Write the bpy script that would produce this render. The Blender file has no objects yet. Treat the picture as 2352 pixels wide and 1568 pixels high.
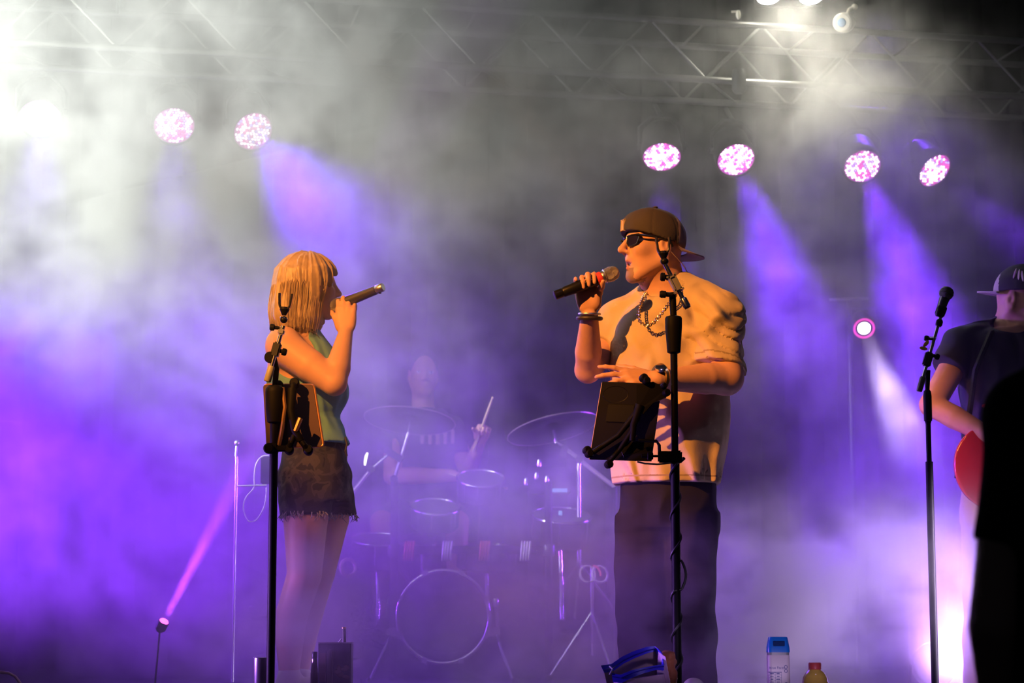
import bpy, bmesh, math, random
import numpy as np
from mathutils import Vector, Matrix, Quaternion

# ------------------------------------------------------------------ camera, world, exposure, large lights
S = bpy.context.scene
C = S.collection
FPX, HORIZON, CAM_Z = 4800.0, 1446.0, 0.25          # stage floor is z = 0, the lens sits just above stage height
PITCH = math.atan((HORIZON - 784.0) / FPX)
cam = bpy.data.cameras.new('camera')
cam_ob = bpy.data.objects.new('camera', cam)
C.objects.link(cam_ob)
cam.sensor_width = 36.0
cam.lens = FPX / 2352.0 * 36.0
cam.clip_end = 200
cam_ob.location = (0, 0, CAM_Z)
cam_ob.rotation_euler = (math.pi / 2 + PITCH, 0, 0)
cam.dof.use_dof = True
cam.dof.focus_distance = 7.3
cam.dof.aperture_fstop = 4.0
S.camera = cam_ob

def at(px, py, y):
    """world point at stage depth y whose picture lies at (px, py) of the 2352 x 1568 frame"""
    u, v = (px - 1176.0) / FPX, (784.0 - py) / FPX
    d = Vector((u, math.cos(PITCH) - v * math.sin(PITCH), math.sin(PITCH) + v * math.cos(PITCH)))
    return Vector((0, 0, CAM_Z)) + d * (y / d.y)

def at_z(px, py, z):
    u, v = (px - 1176.0) / FPX, (784.0 - py) / FPX
    d = Vector((u, math.cos(PITCH) - v * math.sin(PITCH), math.sin(PITCH) + v * math.cos(PITCH)))
    return Vector((0, 0, CAM_Z)) + d * ((z - CAM_Z) / d.z)

world = bpy.data.worlds.new('night')
S.world = world
world.use_nodes = True
world.node_tree.nodes['Background'].inputs[0].default_value = (0.020, 0.022, 0.034, 1)
world.node_tree.nodes['Background'].inputs[1].default_value = 0.35
S.view_settings.view_transform = 'Standard'
S.view_settings.look = 'None'
S.view_settings.gamma = 1.0
S.view_settings.use_curve_mapping = False
S.view_settings.exposure = 0.0
cy = S.cycles
cy.use_adaptive_sampling = True
cy.adaptive_threshold = 0.10
cy.adaptive_min_samples = 16
cy.use_denoising = True
cy.max_bounces = 4
cy.diffuse_bounces = 2
cy.glossy_bounces = 2
cy.transmission_bounces = 3
cy.transparent_max_bounces = 8
cy.volume_bounces = 0
cy.volume_step_rate = 14
cy.time_limit = 840
cy.caustics_reflective = False
cy.caustics_refractive = False

def spot(name, loc, target, col, power, angle, blend=0.5, rad=0.08):
    l = bpy.data.lights.new(name, 'SPOT')
    o = bpy.data.objects.new(name, l)
    C.objects.link(o)
    o.location = loc
    o.rotation_euler = (Vector(target) - Vector(loc)).to_track_quat('-Z', 'Y').to_euler()
    l.color = col
    l.energy = power
    l.spot_size = math.radians(angle)
    l.spot_blend = blend
    l.shadow_soft_size = rad
    return o

AMBER = (1.0, 0.35, 0.06)
WHITE = (0.96, 1.0, 0.92)
VIOLET = (0.175, 0.024, 1.0)
PURPLE = (0.24, 0.040, 1.0)
# front-of-house amber key, high at the left of the audience
KEYLOC = (-4.4, 1.9, 4.9)
spot('front_key_lamp', KEYLOC, at(1150, 720, 7.6), AMBER, 5200, 15.5, 0.45, 0.05)
# white side flood on a boom tower off the left wing, raking across the upper stage
spot('side_flood_lamp', (-6.8, 6.0, 3.5), (-0.9, 9.2, 2.15), WHITE, 23500, 24, 0.75, 0.15)
# unseen violet washes added to colour the smoke: both wings, one high behind
spot('added_wing_wash', (-5.6, 10.4, 1.4), (-0.3, 9.55, 0.86), PURPLE, 11000, 34, 0.8, 0.12)
spot('added_wing_wash', (4.9, 11.6, 1.3), (-0.6, 10.2, 0.95), PURPLE, 4200, 25, 0.9, 0.12)
spot('added_rear_wash', (2.2, 12.2, 3.9), (1.6, 8.6, 0.3), VIOLET, 600, 38, 0.9, 0.12)
# unseen lavender lamps added low at both sides to brighten the leg smoke
spot('added_shin_fill', (3.7, 6.8, 0.55), (0.85, 8.0, 0.36), (0.80, 0.60, 1.0), 3300, 21, 0.9, 0.10)
spot('added_shin_fill', (-3.6, 7.0, 0.45), (0.2, 7.25, 0.36), (0.46, 0.18, 1.0), 1300, 26, 0.9, 0.10)
# weak violet-white fill, an added unseen source above the stage lip
spot('added_front_fill', (1.2, 4.2, 5.6), (0.2, 7.2, 0.6), (0.72, 0.55, 1.0), 50, 60, 0.8, 0.25)
# added lavender fill, unseen and low, to brighten bottle and bag
spot('added_foot_fill', (0.9, 4.3, -0.25), (0.75, 6.7, 0.06), (0.74, 0.52, 1.0), 90, 22, 0.9, 0.10)
# ------------------------------------------------------------------ helpers
rng = random.Random(7)
MATS = {}
def mat(name, col=(0.5, 0.5, 0.5), rough=0.6, metal=0.0, emit=None, estr=0.0, bump=0.0, bscale=60.0, var=0.0, vscale=8.0,
        sss=0.0, trans=0.0, alpha=1.0, spec=0.5, sheen=0.0, ior=1.45):
    if name in MATS:
        return MATS[name]
    m = bpy.data.materials.new(name)
    m.use_nodes = True
    nt = m.node_tree
    b = nt.nodes['Principled BSDF']
    b.inputs['Base Color'].default_value = (*col, 1)
    b.inputs['Roughness'].default_value = rough
    b.inputs['Metallic'].default_value = metal
    b.inputs['Specular IOR Level'].default_value = spec
    b.inputs['IOR'].default_value = ior
    b.inputs['Transmission Weight'].default_value = trans
    b.inputs['Alpha'].default_value = alpha
    b.inputs['Sheen Weight'].default_value = sheen
    if sss:
        b.inputs['Subsurface Weight'].default_value = sss
        b.inputs['Subsurface Radius'].default_value = (0.012, 0.005, 0.003)
        b.inputs['Subsurface Scale'].default_value = 1.0
    if emit:
        b.inputs['Emission Color'].default_value = (*emit, 1)
        b.inputs['Emission Strength'].default_value = estr
    tc = None
    if var or bump:
        tc = nt.nodes.new('ShaderNodeTexCoord')
    if var:
        n = nt.nodes.new('ShaderNodeTexNoise')
        n.inputs['Scale'].default_value = vscale
        n.inputs['Detail'].default_value = 4
        nt.links.new(tc.outputs['Object'], n.inputs['Vector'])
        mx = nt.nodes.new('ShaderNodeMix')
        mx.data_type = 'RGBA'
        nt.links.new(n.outputs[0], mx.inputs[0])
        mx.inputs[6].default_value = (*[c * (1 - var) for c in col], 1)
        mx.inputs[7].default_value = (*[min(1, c * (1 + var)) for c in col], 1)
        nt.links.new(mx.outputs[2], b.inputs['Base Color'])
    if bump:
        n = nt.nodes.new('ShaderNodeTexNoise')
        n.inputs['Scale'].default_value = bscale
        n.inputs['Detail'].default_value = 3
        nt.links.new(tc.outputs['Object'], n.inputs['Vector'])
        bp = nt.nodes.new('ShaderNodeBump')
        bp.inputs['Strength'].default_value = bump
        bp.inputs['Distance'].default_value = 0.004
        nt.links.new(n.outputs[0], bp.inputs['Height'])
        nt.links.new(bp.outputs[0], b.inputs['Normal'])
    MATS[name] = m
    return m

def wrinkle(m, scale=5.0, dist=0.02, strength=0.6, stretch=(1, 1, 0.6)):
    """cloth creases: ridged relief chained under the weave bump"""
    nt = m.node_tree
    b = nt.nodes['Principled BSDF']
    tc = nt.nodes.new('ShaderNodeTexCoord')
    mp = nt.nodes.new('ShaderNodeMapping')
    mp.inputs['Scale'].default_value = stretch
    mp.inputs['Rotation'].default_value = (0.3, 0.6, 0.2)
    nt.links.new(tc.outputs['Object'], mp.inputs['Vector'])
    n = nt.nodes.new('ShaderNodeTexNoise')
    n.noise_type = 'RIDGED_MULTIFRACTAL'
    n.inputs['Scale'].default_value = scale
    n.inputs['Detail'].default_value = 2.0
    n.inputs['Distortion'].default_value = 0.9
    nt.links.new(mp.outputs[0], n.inputs['Vector'])
    bp = nt.nodes.new('ShaderNodeBump')
    bp.inputs['Strength'].default_value = strength
    bp.inputs['Distance'].default_value = dist
    nt.links.new(n.outputs[0], bp.inputs['Height'])
    old = b.inputs['Normal'].links[0].from_node if b.inputs['Normal'].links else None
    if old is not None:
        nt.links.new(bp.outputs[0], old.inputs['Normal'])
    else:
        nt.links.new(bp.outputs[0], b.inputs['Normal'])

def V(*a):
    return Vector(a)

def tag(o, label=None, cat=None, group=None, kind=None):
    if label: o['label'] = label
    if cat: o['category'] = cat
    if group: o['group'] = group
    if kind: o['kind'] = kind
    return o

def empty(name, loc, label=None, cat=None, group=None):
    o = bpy.data.objects.new(name, None)
    o.empty_display_size = 0.1
    C.objects.link(o)
    o.location = loc
    return tag(o, label, cat, group)

def link(name, me, parent=None):
    """mesh given in world coordinates; parented without moving"""
    o = bpy.data.objects.new(name, me)
    C.objects.link(o)
    if parent is not None:
        o.parent = parent
        top = parent
        off = Vector((0, 0, 0))
        while top is not None:
            off += top.location
            top = top.parent
        o.location = -off
    return o

class MB:
    """collects shapes in one bmesh; build() links them as ONE mesh object"""
    def __init__(self):
        self.bm = bmesh.new()
    def _frame(self, d):
        d = Vector(d).normalized()
        u = d.cross(Vector((0, 0, 1)))
        if u.length < 1e-4:
            u = d.cross(Vector((1, 0, 0)))
        u.normalize()
        return d, u, d.cross(u).normalized()
    def tube(self, pts, r, n=10, caps=True, closed=False):
        pts = [Vector(p) for p in pts]
        rs = r if isinstance(r, (list, tuple)) else [r] * len(pts)
        rings, u = [], None
        for i, p in enumerate(pts):
            a = pts[i - 1] if (i > 0 or closed) else p
            b = pts[(i + 1) % len(pts)] if (i < len(pts) - 1 or closed) else p
            d = (b - a).normalized()
            if u is None:
                _, u, _w = self._frame(d)
            u = (u - d * u.dot(d)).normalized()
            w = d.cross(u)
            rings.append([self.bm.verts.new(p + (u * math.cos(2 * math.pi * k / n) + w * math.sin(2 * math.pi * k / n)) * rs[i]) for k in range(n)])
        m = len(rings)
        for i in range(m if closed else m - 1):
            A, B = rings[i], rings[(i + 1) % m]
            for k in range(n):
                self.bm.faces.new((A[k], A[(k + 1) % n], B[(k + 1) % n], B[k]))
        if caps and not closed:
            self.bm.faces.new(list(reversed(rings[0])))
            self.bm.faces.new(rings[-1])
        return self
    def lathe(self, c, axis, prof, n=32, caps=True):
        """prof: list of (radius, distance along axis)"""
        d, u, w = self._frame(axis)
        c = Vector(c)
        rings = []
        for r, h in prof:
            rings.append([self.bm.verts.new(c + d * h + (u * math.cos(2 * math.pi * k / n) + w * math.sin(2 * math.pi * k / n)) * max(r, 1e-4)) for k in range(n)])
        for A, B in zip(rings[:-1], rings[1:]):
            for k in range(n):
                self.bm.faces.new((A[k], A[(k + 1) % n], B[(k + 1) % n], B[k]))
        if caps:
            self.bm.faces.new(list(reversed(rings[0])))
            self.bm.faces.new(rings[-1])
        return self
    def box(self, c, half, ax=None, bev=0.0):
        c = Vector(c)
        X, Y, Z = ax if ax else (V(1, 0, 0), V(0, 1, 0), V(0, 0, 1))
        r = bmesh.ops.create_cube(self.bm, size=2)
        for v in r['verts']:
            q = v.co.copy()
            v.co = c + X * q.x * half[0] + Y * q.y * half[1] + Z * q.z * half[2]
        if bev:
            es = list({e for v in r['verts'] for e in v.link_edges})
            bmesh.ops.bevel(self.bm, geom=es, offset=bev, segments=2, affect='EDGES')
        return self
    def ball(self, c, r, ax=None, seg=16):
        c = Vector(c)
        rr = r if isinstance(r, (list, tuple)) else (r, r, r)
        X, Y, Z = ax if ax else (V(1, 0, 0), V(0, 1, 0), V(0, 0, 1))
        res = bmesh.ops.create_uvsphere(self.bm, u_segments=seg, v_segments=max(6, seg // 2), radius=1)
        for v in res['verts']:
            q = v.co.copy()
            v.co = c + X * q.x * rr[0] + Y * q.y * rr[1] + Z * q.z * rr[2]
        return self
    def torus(self, c, axis, R, r, n=32, m=8, sx=1.0):
        d, u, w = self._frame(axis)
        c = Vector(c)
        pts = [c + (u * math.cos(2 * math.pi * k / n) * sx + w * math.sin(2 * math.pi * k / n)) * R for k in range(n)]
        return self.tube(pts, r, m, closed=True)
    def poly(self, pts, thick):
        """flat outline (list of points) given a thickness vector"""
        t = Vector(thick)
        A = [self.bm.verts.new(Vector(p)) for p in pts]
        B = [self.bm.verts.new(Vector(p) + t) for p in pts]
        n = len(A)
        self.bm.faces.new(A)
        self.bm.faces.new(list(reversed(B)))
        for k in range(n):
            self.bm.faces.new((A[k], B[k], B[(k + 1) % n], A[(k + 1) % n]))
        return self
    def build(self, name, material, parent=None, smooth=True, label=None):
        bmesh.ops.recalc_face_normals(self.bm, faces=self.bm.faces)
        me = bpy.data.meshes.new(name)
        self.bm.to_mesh(me)
        self.bm.free()
        me.materials.append(material)
        if smooth:
            me.polygons.foreach_set('use_smooth', np.ones(len(me.polygons), dtype=bool))
            me.set_sharp_from_angle(angle=math.radians(38))
        o = link(name, me, parent)
        if label: o['label'] = label
        return o

def text_mesh(s, size, loc, ax, material, name, parent, extrude=0.0008, align='CENTER'):
    """lettering as a thin raised mesh; ax = (right, up, out)"""
    cu = bpy.data.curves.new(name, 'FONT')
    cu.body = s
    cu.size = size
    cu.extrude = extrude
    cu.align_x = align
    cu.align_y = 'CENTER'
    o = bpy.data.objects.new(name + '_curve', cu)
    C.objects.link(o)
    dg = bpy.context.evaluated_depsgraph_get()
    me = bpy.data.meshes.new_from_object(o.evaluated_get(dg))
    bpy.data.objects.remove(o)
    X, Y, Z = ax
    M = Matrix((( X.x, Y.x, Z.x, loc[0]), (X.y, Y.y, Z.y, loc[1]), (X.z, Y.z, Z.z, loc[2]), (0, 0, 0, 1)))
    me.transform(M)
    me.materials.clear()
    me.materials.append(material)
    me.name = name
    return link(name, me, parent)

# ---- implicit bodies: smooth unions of tapered limbs on a grid, turned into one continuous skin (surface nets)
def _n3(a):
    return np.asarray(a, dtype=np.float32)

def vnoise(P, seed=0):
    P = np.asarray(P, dtype=np.float32)
    I = np.floor(P).astype(np.int64)
    Fr = P - I
    Fr = Fr * Fr * (3 - 2 * Fr)
    out = np.zeros(P.shape[:-1], dtype=np.float32)
    for dx in (0, 1):
        for dy in (0, 1):
            for dz in (0, 1):
                h = (I[..., 0] + dx) * 374761393 + (I[..., 1] + dy) * 668265263 + (I[..., 2] + dz) * 2147483647 + seed * 974711
                h = (h ^ (h >> 13)) * 1274126177
                h = (h ^ (h >> 16)) & 0xFFFF
                w = (Fr[..., 0] if dx else 1 - Fr[..., 0]) * (Fr[..., 1] if dy else 1 - Fr[..., 1]) * (Fr[..., 2] if dz else 1 - Fr[..., 2])
                out += w * (h.astype(np.float32) / 32767.5 - 1)
    return out

class Skin:
    def __init__(self, lo, hi, h):
        self.lo = _n3(lo) - 3 * h
        self.h = h
        self.n = tuple(int(math.ceil((b - a) / h)) + 6 for a, b in zip(lo, hi))
        self.d = np.full(self.n, 0.2, dtype=np.float32)
        self.m = np.zeros(self.n, dtype=np.uint8)
    def _sub(self, lo, hi):
        a = [max(0, int((lo[i] - self.lo[i]) / self.h)) for i in range(3)]
        b = [min(self.n[i], int((hi[i] - self.lo[i]) / self.h) + 2) for i in range(3)]
        if any(b[i] - a[i] < 1 for i in range(3)):
            return None, None
        g = np.stack(np.meshgrid(*[np.arange(a[i], b[i], dtype=np.float32) * self.h + self.lo[i] for i in range(3)], indexing='ij'), -1)
        return tuple(slice(a[i], b[i]) for i in range(3)), g
    def _merge(self, sl, d, k, m, op):
        old = self.d[sl]
        if op == 'sub':
            d = -d
            hh = np.clip(0.5 - 0.5 * (old - d) / max(k, 1e-5), 0, 1) if k else None
            new = (old * (1 - hh) + d * hh + k * hh * (1 - hh)) if k else np.maximum(old, d)
        else:
            if k:
                hh = np.clip(0.5 + 0.5 * (old - d) / k, 0, 1)
                new = old * (1 - hh) + d * hh - k * hh * (1 - hh)
            else:
                new = np.minimum(old, d)
            if m is not None:
                mm = self.m[sl]
                mm[d < old] = m
        self.d[sl] = new
    def cap(self, a, b, ra, rb=None, k=0.02, m=0, op='u', clip=None, flat=None):
        a, b = _n3(a), _n3(b)
        rb = ra if rb is None else rb
        R = max(ra, rb) + 0.07
        sl, g = self._sub(np.minimum(a, b) - R, np.maximum(a, b) + R)
        if sl is None: return self
        ab = b - a
        t = np.clip(((g - a) @ ab) / max(float(ab @ ab), 1e-9), 0, 1)
        v = g - a - t[..., None] * ab
        if flat is not None:                       # squash along an axis: flat = (axis, factor)
            ax = _n3(flat[0]); ax = ax / np.linalg.norm(ax)
            s = v @ ax
            v = v + (s * (1 / flat[1] - 1))[..., None] * ax
        d = np.sqrt((v * v).sum(-1)) - (ra + (rb - ra) * t)
        if clip is not None:
            for (p, nrm) in clip:
                nn = _n3(nrm); nn = nn / np.linalg.norm(nn)
                d = np.maximum(d, (g - _n3(p)) @ nn)
        self._merge(sl, d, k, m, op)
        return self
    def chain(self, pts, rs, k=0.02, m=0, **kw):
        for i in range(len(pts) - 1):
            self.cap(pts[i], pts[i + 1], rs[i], rs[i + 1], min(k, 0.014) if i == 0 else 0.004, m, **kw)
        return self
    def ell(self, c, r, ax=None, k=0.02, m=0, op='u', clip=None):
        c = _n3(c)
        r = _n3(r)
        R = float(r.max()) + 0.07
        sl, g = self._sub(c - R, c + R)
        if sl is None: return self
        q = g - c
        if ax is not None:
            A = np.array([list(v) for v in ax], dtype=np.float32)
            q = q @ A.T
        k0 = np.sqrt(((q / r) ** 2).sum(-1))
        k1 = np.sqrt(((q / (r * r)) ** 2).sum(-1))
        d = k0 * (k0 - 1) / np.maximum(k1, 1e-6)
        if clip is not None:
            for (p, nrm) in clip:
                nn = _n3(nrm); nn = nn / np.linalg.norm(nn)
                d = np.maximum(d, (g - _n3(p)) @ nn)
        self._merge(sl, d, k, m, op)
        return self
    def loft(self, lev, k=0.02, m=0, p=2.4, op='u', round_end=0.0):
        """lev: rows (z, cx, cy, rx, ry); elliptical sections stacked in z"""
        L = np.array(sorted(lev), dtype=np.float32)
        lo = np.array([(L[:, 1] - L[:, 3]).min(), (L[:, 2] - L[:, 4]).min(), L[0, 0]]) - 0.07
        hi = np.array([(L[:, 1] + L[:, 3]).max(), (L[:, 2] + L[:, 4]).max(), L[-1, 0]]) + 0.07
        sl, g = self._sub(lo, hi)
        if sl is None: return self
        z = g[0, 0, :, 2]
        # smooth interpolation of the rows
        def it(c):
            zz = L[:, 0]
            f = np.interp(z, zz, L[:, c])
            w = 0.02
            return (np.interp(z - w, zz, L[:, c]) + 2 * f + np.interp(z + w, zz, L[:, c])) / 4
        cx, cy_, rx, ry = it(1), it(2), it(3), it(4)
        X = np.abs((g[..., 0] - cx) / rx)
        Y = np.abs((g[..., 1] - cy_) / ry)
        nn = (X ** p + Y ** p) ** (1 / p)
        ln = np.sqrt((g[..., 0] - cx) ** 2 + (g[..., 1] - cy_) ** 2)
        d = ln * (1 - 1 / np.maximum(nn, 1e-3))
        d = np.maximum(d, np.maximum(L[0, 0] - g[..., 2], g[..., 2] - L[-1, 0]) + round_end)
        self._merge(sl, d.astype(np.float32), k, m, op)
        return self
    def plane(self, p, nrm):
        """cut everything on the side the normal points to"""
        nn = _n3(nrm); nn = nn / np.linalg.norm(nn)
        ii = [np.arange(self.n[i], dtype=np.float32) * self.h + self.lo[i] for i in range(3)]
        e = (ii[0] * nn[0])[:, None, None] + (ii[1] * nn[1])[None, :, None] + (ii[2] * nn[2])[None, None, :] - float(_n3(p) @ nn)
        self.d = np.maximum(self.d, e)
        return self
    def hollow(self, t, p, nrm, depth=0.10):
        """scoop the inside out near an opening that lies in the plane (p, nrm)"""
        nn = _n3(nrm); nn = nn / np.linalg.norm(nn)
        ii = [np.arange(self.n[i], dtype=np.float32) * self.h + self.lo[i] for i in range(3)]
        e = (ii[0] * nn[0])[:, None, None] + (ii[1] * nn[1])[None, :, None] + (ii[2] * nn[2])[None, None, :] - float(_n3(p) @ nn)
        inner = np.maximum(self.d + t, -(e + depth))
        self.inner = inner
        return inner
    def displace(self, fn, band=0.035):
        M = np.abs(self.d) < band
        I = np.argwhere(M)
        P = I.astype(np.float32) * self.h + self.lo
        self.d[M] += fn(P).astype(np.float32)
        return self
    def paint(self, fn):
        M = np.abs(self.d) < 3 * self.h
        I = np.argwhere(M)
        P = I.astype(np.float32) * self.h + self.lo
        self.m[M] = fn(P, self.m[M])
        return self
    def mesh(self, name, mats, parent=None, smooth=1):
        d = self.d
        d[0], d[-1] = 0.1, 0.1
        d[:, 0], d[:, -1] = 0.1, 0.1
        d[:, :, 0], d[:, :, -1] = 0.1, 0.1
        s = d < 0
        cnt = np.zeros([x - 1 for x in d.shape], dtype=np.uint8)
        for a in (0, 1):
            for b in (0, 1):
                for c in (0, 1):
                    cnt += s[a:d.shape[0] - 1 + a, b:d.shape[1] - 1 + b, c:d.shape[2] - 1 + c]
        cells = np.argwhere((cnt > 0) & (cnt < 8))
        idx = np.full(cnt.shape, -1, dtype=np.int32)
        idx[cells[:, 0], cells[:, 1], cells[:, 2]] = np.arange(len(cells))
        pos = np.zeros((len(cells), 3), dtype=np.float32)
        num = np.zeros(len(cells), dtype=np.float32)
        cor = [(a, b, c) for a in (0, 1) for b in (0, 1) for c in (0, 1)]
        val = {q: d[cells[:, 0] + q[0], cells[:, 1] + q[1], cells[:, 2] + q[2]] for q in cor}
        for qa in cor:
            for ax in range(3):
                if qa[ax]: continue
                qb = list(qa); qb[ax] = 1; qb = tuple(qb)
                A, B = val[qa], val[qb]
                mk = (A < 0) != (B < 0)
                t = np.where(mk, A / np.where(mk, A - B, 1), 0)
                for j in range(3):
                    pos[:, j] += np.where(mk, qa[j] + (t if j == ax else 0), 0)
                num += mk
        vert = self.lo + self.h * (cells + pos / num[:, None])
        quads, qm = [], []
        for ax in range(3):
            o1, o2 = [(1, 2), (2, 0), (0, 1)][ax]
            A = np.take(s, range(0, d.shape[ax] - 1), ax)
            B = np.take(s, range(1, d.shape[ax]), ax)
            E = np.argwhere(A != B)
            ok = (E[:, o1] > 0) & (E[:, o2] > 0) & (E[:, o1] < cnt.shape[o1]) & (E[:, o2] < cnt.shape[o2])
            E = E[ok]
            def cid(da, db):
                q = E.copy(); q[:, o1] -= da; q[:, o2] -= db
                return idx[q[:, 0], q[:, 1], q[:, 2]]
            Q = np.stack([cid(1, 1), cid(0, 1), cid(0, 0), cid(1, 0)], 1)
            fl = ~s[E[:, 0], E[:, 1], E[:, 2]]
            Q[fl] = Q[fl][:, ::-1]
            quads.append(Q)
            qm.append(self.m[E[:, 0], E[:, 1], E[:, 2]])
        Q = np.concatenate(quads); qm = np.concatenate(qm)
        for _ in range(smooth):
            acc = np.zeros_like(vert); w = np.zeros(len(vert), dtype=np.float32)
            for i, j in ((0, 1), (1, 2), (2, 3), (3, 0)):
                for c in range(3):
                    acc[:, c] += np.bincount(Q[:, i], vert[Q[:, j], c], len(vert))
                    acc[:, c] += np.bincount(Q[:, j], vert[Q[:, i], c], len(vert))
                w += np.bincount(Q[:, i], minlength=len(vert)) + np.bincount(Q[:, j], minlength=len(vert))
            vert = 0.5 * vert + 0.5 * acc / np.maximum(w, 1)[:, None]
        me = bpy.data.meshes.new(name)
        me.vertices.add(len(vert)); me.vertices.foreach_set('co', vert.astype(np.float32).ravel())
        me.loops.add(Q.size); me.loops.foreach_set('vertex_index', Q.astype(np.int32).ravel())
        me.polygons.add(len(Q)); me.polygons.foreach_set('loop_start', np.arange(0, Q.size, 4, dtype=np.int32))
        for mm in (mats if isinstance(mats, (list, tuple)) else [mats]):
            me.materials.append(mm)
        me.update(calc_edges=True)
        me.polygons.foreach_set('material_index', qm.astype(np.int32))
        me.polygons.foreach_set('use_smooth', np.ones(len(Q), dtype=bool))
        me.update()
        return link(name, me, parent)

def rot(v, axis, deg):
    return Quaternion(Vector(axis).normalized(), math.radians(deg)) @ Vector(v)

def hand(sk, w, f, n, s, curls, sc=1.0, spread=0.0, thumb=(35, 20, 25), k=0.009, m=0, nail=None):
    """palm and five fingers: w wrist, f towards the knuckles, n the way the palm faces, s towards the thumb"""
    w, f, n, s = Vector(w), Vector(f).normalized(), Vector(n).normalized(), Vector(s).normalized()
    f = f.normalized(); n = (n - f * n.dot(f)).normalized(); s = (s - f * s.dot(f) - n * s.dot(n)).normalized()
    L = 0.088 * sc
    kn = []
    for i, (o, l) in enumerate(((0.029, 0.98), (0.0095, 1.03), (-0.0105, 0.98), (-0.030, 0.88))):
        b = w + f * L * l + s * o * sc
        kn.append(b)
        sk.cap(w + s * o * 0.62 * sc + f * 0.012 * sc, b, 0.0165 * sc, 0.0125 * sc, 0.008, m)
    sk.ell(w + f * L * 0.5 + n * 0.006, (0.0135 * sc, 0.036 * sc, 0.046 * sc), (n, s, f), 0.014, m)
    sk.ell(w + f * L * 0.33 + s * 0.026 * sc + n * 0.010 * sc, (0.015 * sc, 0.017 * sc, 0.030 * sc), (n, (s + f * 0.3).normalized(), (f - s * 0.3).normalized()), 0.014, m)
    lens = ((0.043, 0.026, 0.021), (0.047, 0.030, 0.022), (0.043, 0.028, 0.021), (0.034, 0.021, 0.019))
    tips = []
    for i in range(4):
        p = kn[i]
        d = rot(f, n, 0)
        side = (1.5 - i) * spread
        d = (f * math.cos(math.radians(side)) + s * math.sin(math.radians(side))).normalized()
        ax = d.cross(n)
        c3 = curls[i] if isinstance(curls[0], (list, tuple)) else curls
        r0 = (0.0098, 0.0100, 0.0095, 0.0082)[i] * sc
        for j in range(3):
            d = rot(d, ax, c3[j])
            q = p + d * lens[i][j] * sc
            sk.cap(p, q, r0 * (1 - 0.09 * j), r0 * (0.91 - 0.09 * j), k if j == 0 else 0.004, m)
            p = q
        tips.append(p)
    a, b2, c2 = thumb
    tb = w + f * 0.022 * sc + s * 0.026 * sc + n * 0.006 * sc
    d = (f * math.cos(math.radians(a)) + s * math.sin(math.radians(a))).normalized()
    p = tb + d * 0.040 * sc
    sk.cap(tb, p, 0.0150 * sc, 0.0118 * sc, 0.014, m)
    d = (d * math.cos(math.radians(b2)) + n * math.sin(math.radians(b2))).normalized()
    q = p + d * 0.032 * sc
    sk.cap(p, q, 0.0115 * sc, 0.0105 * sc, 0.006, m)
    d = (d * math.cos(math.radians(c2)) + n * 0.6 * math.sin(math.radians(c2)) + f * 0.5 * math.sin(math.radians(c2))).normalized()
    sk.cap(q, q + d * 0.026 * sc, 0.0103 * sc, 0.0085 * sc, 0.005, m)
    return kn, tips

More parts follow.
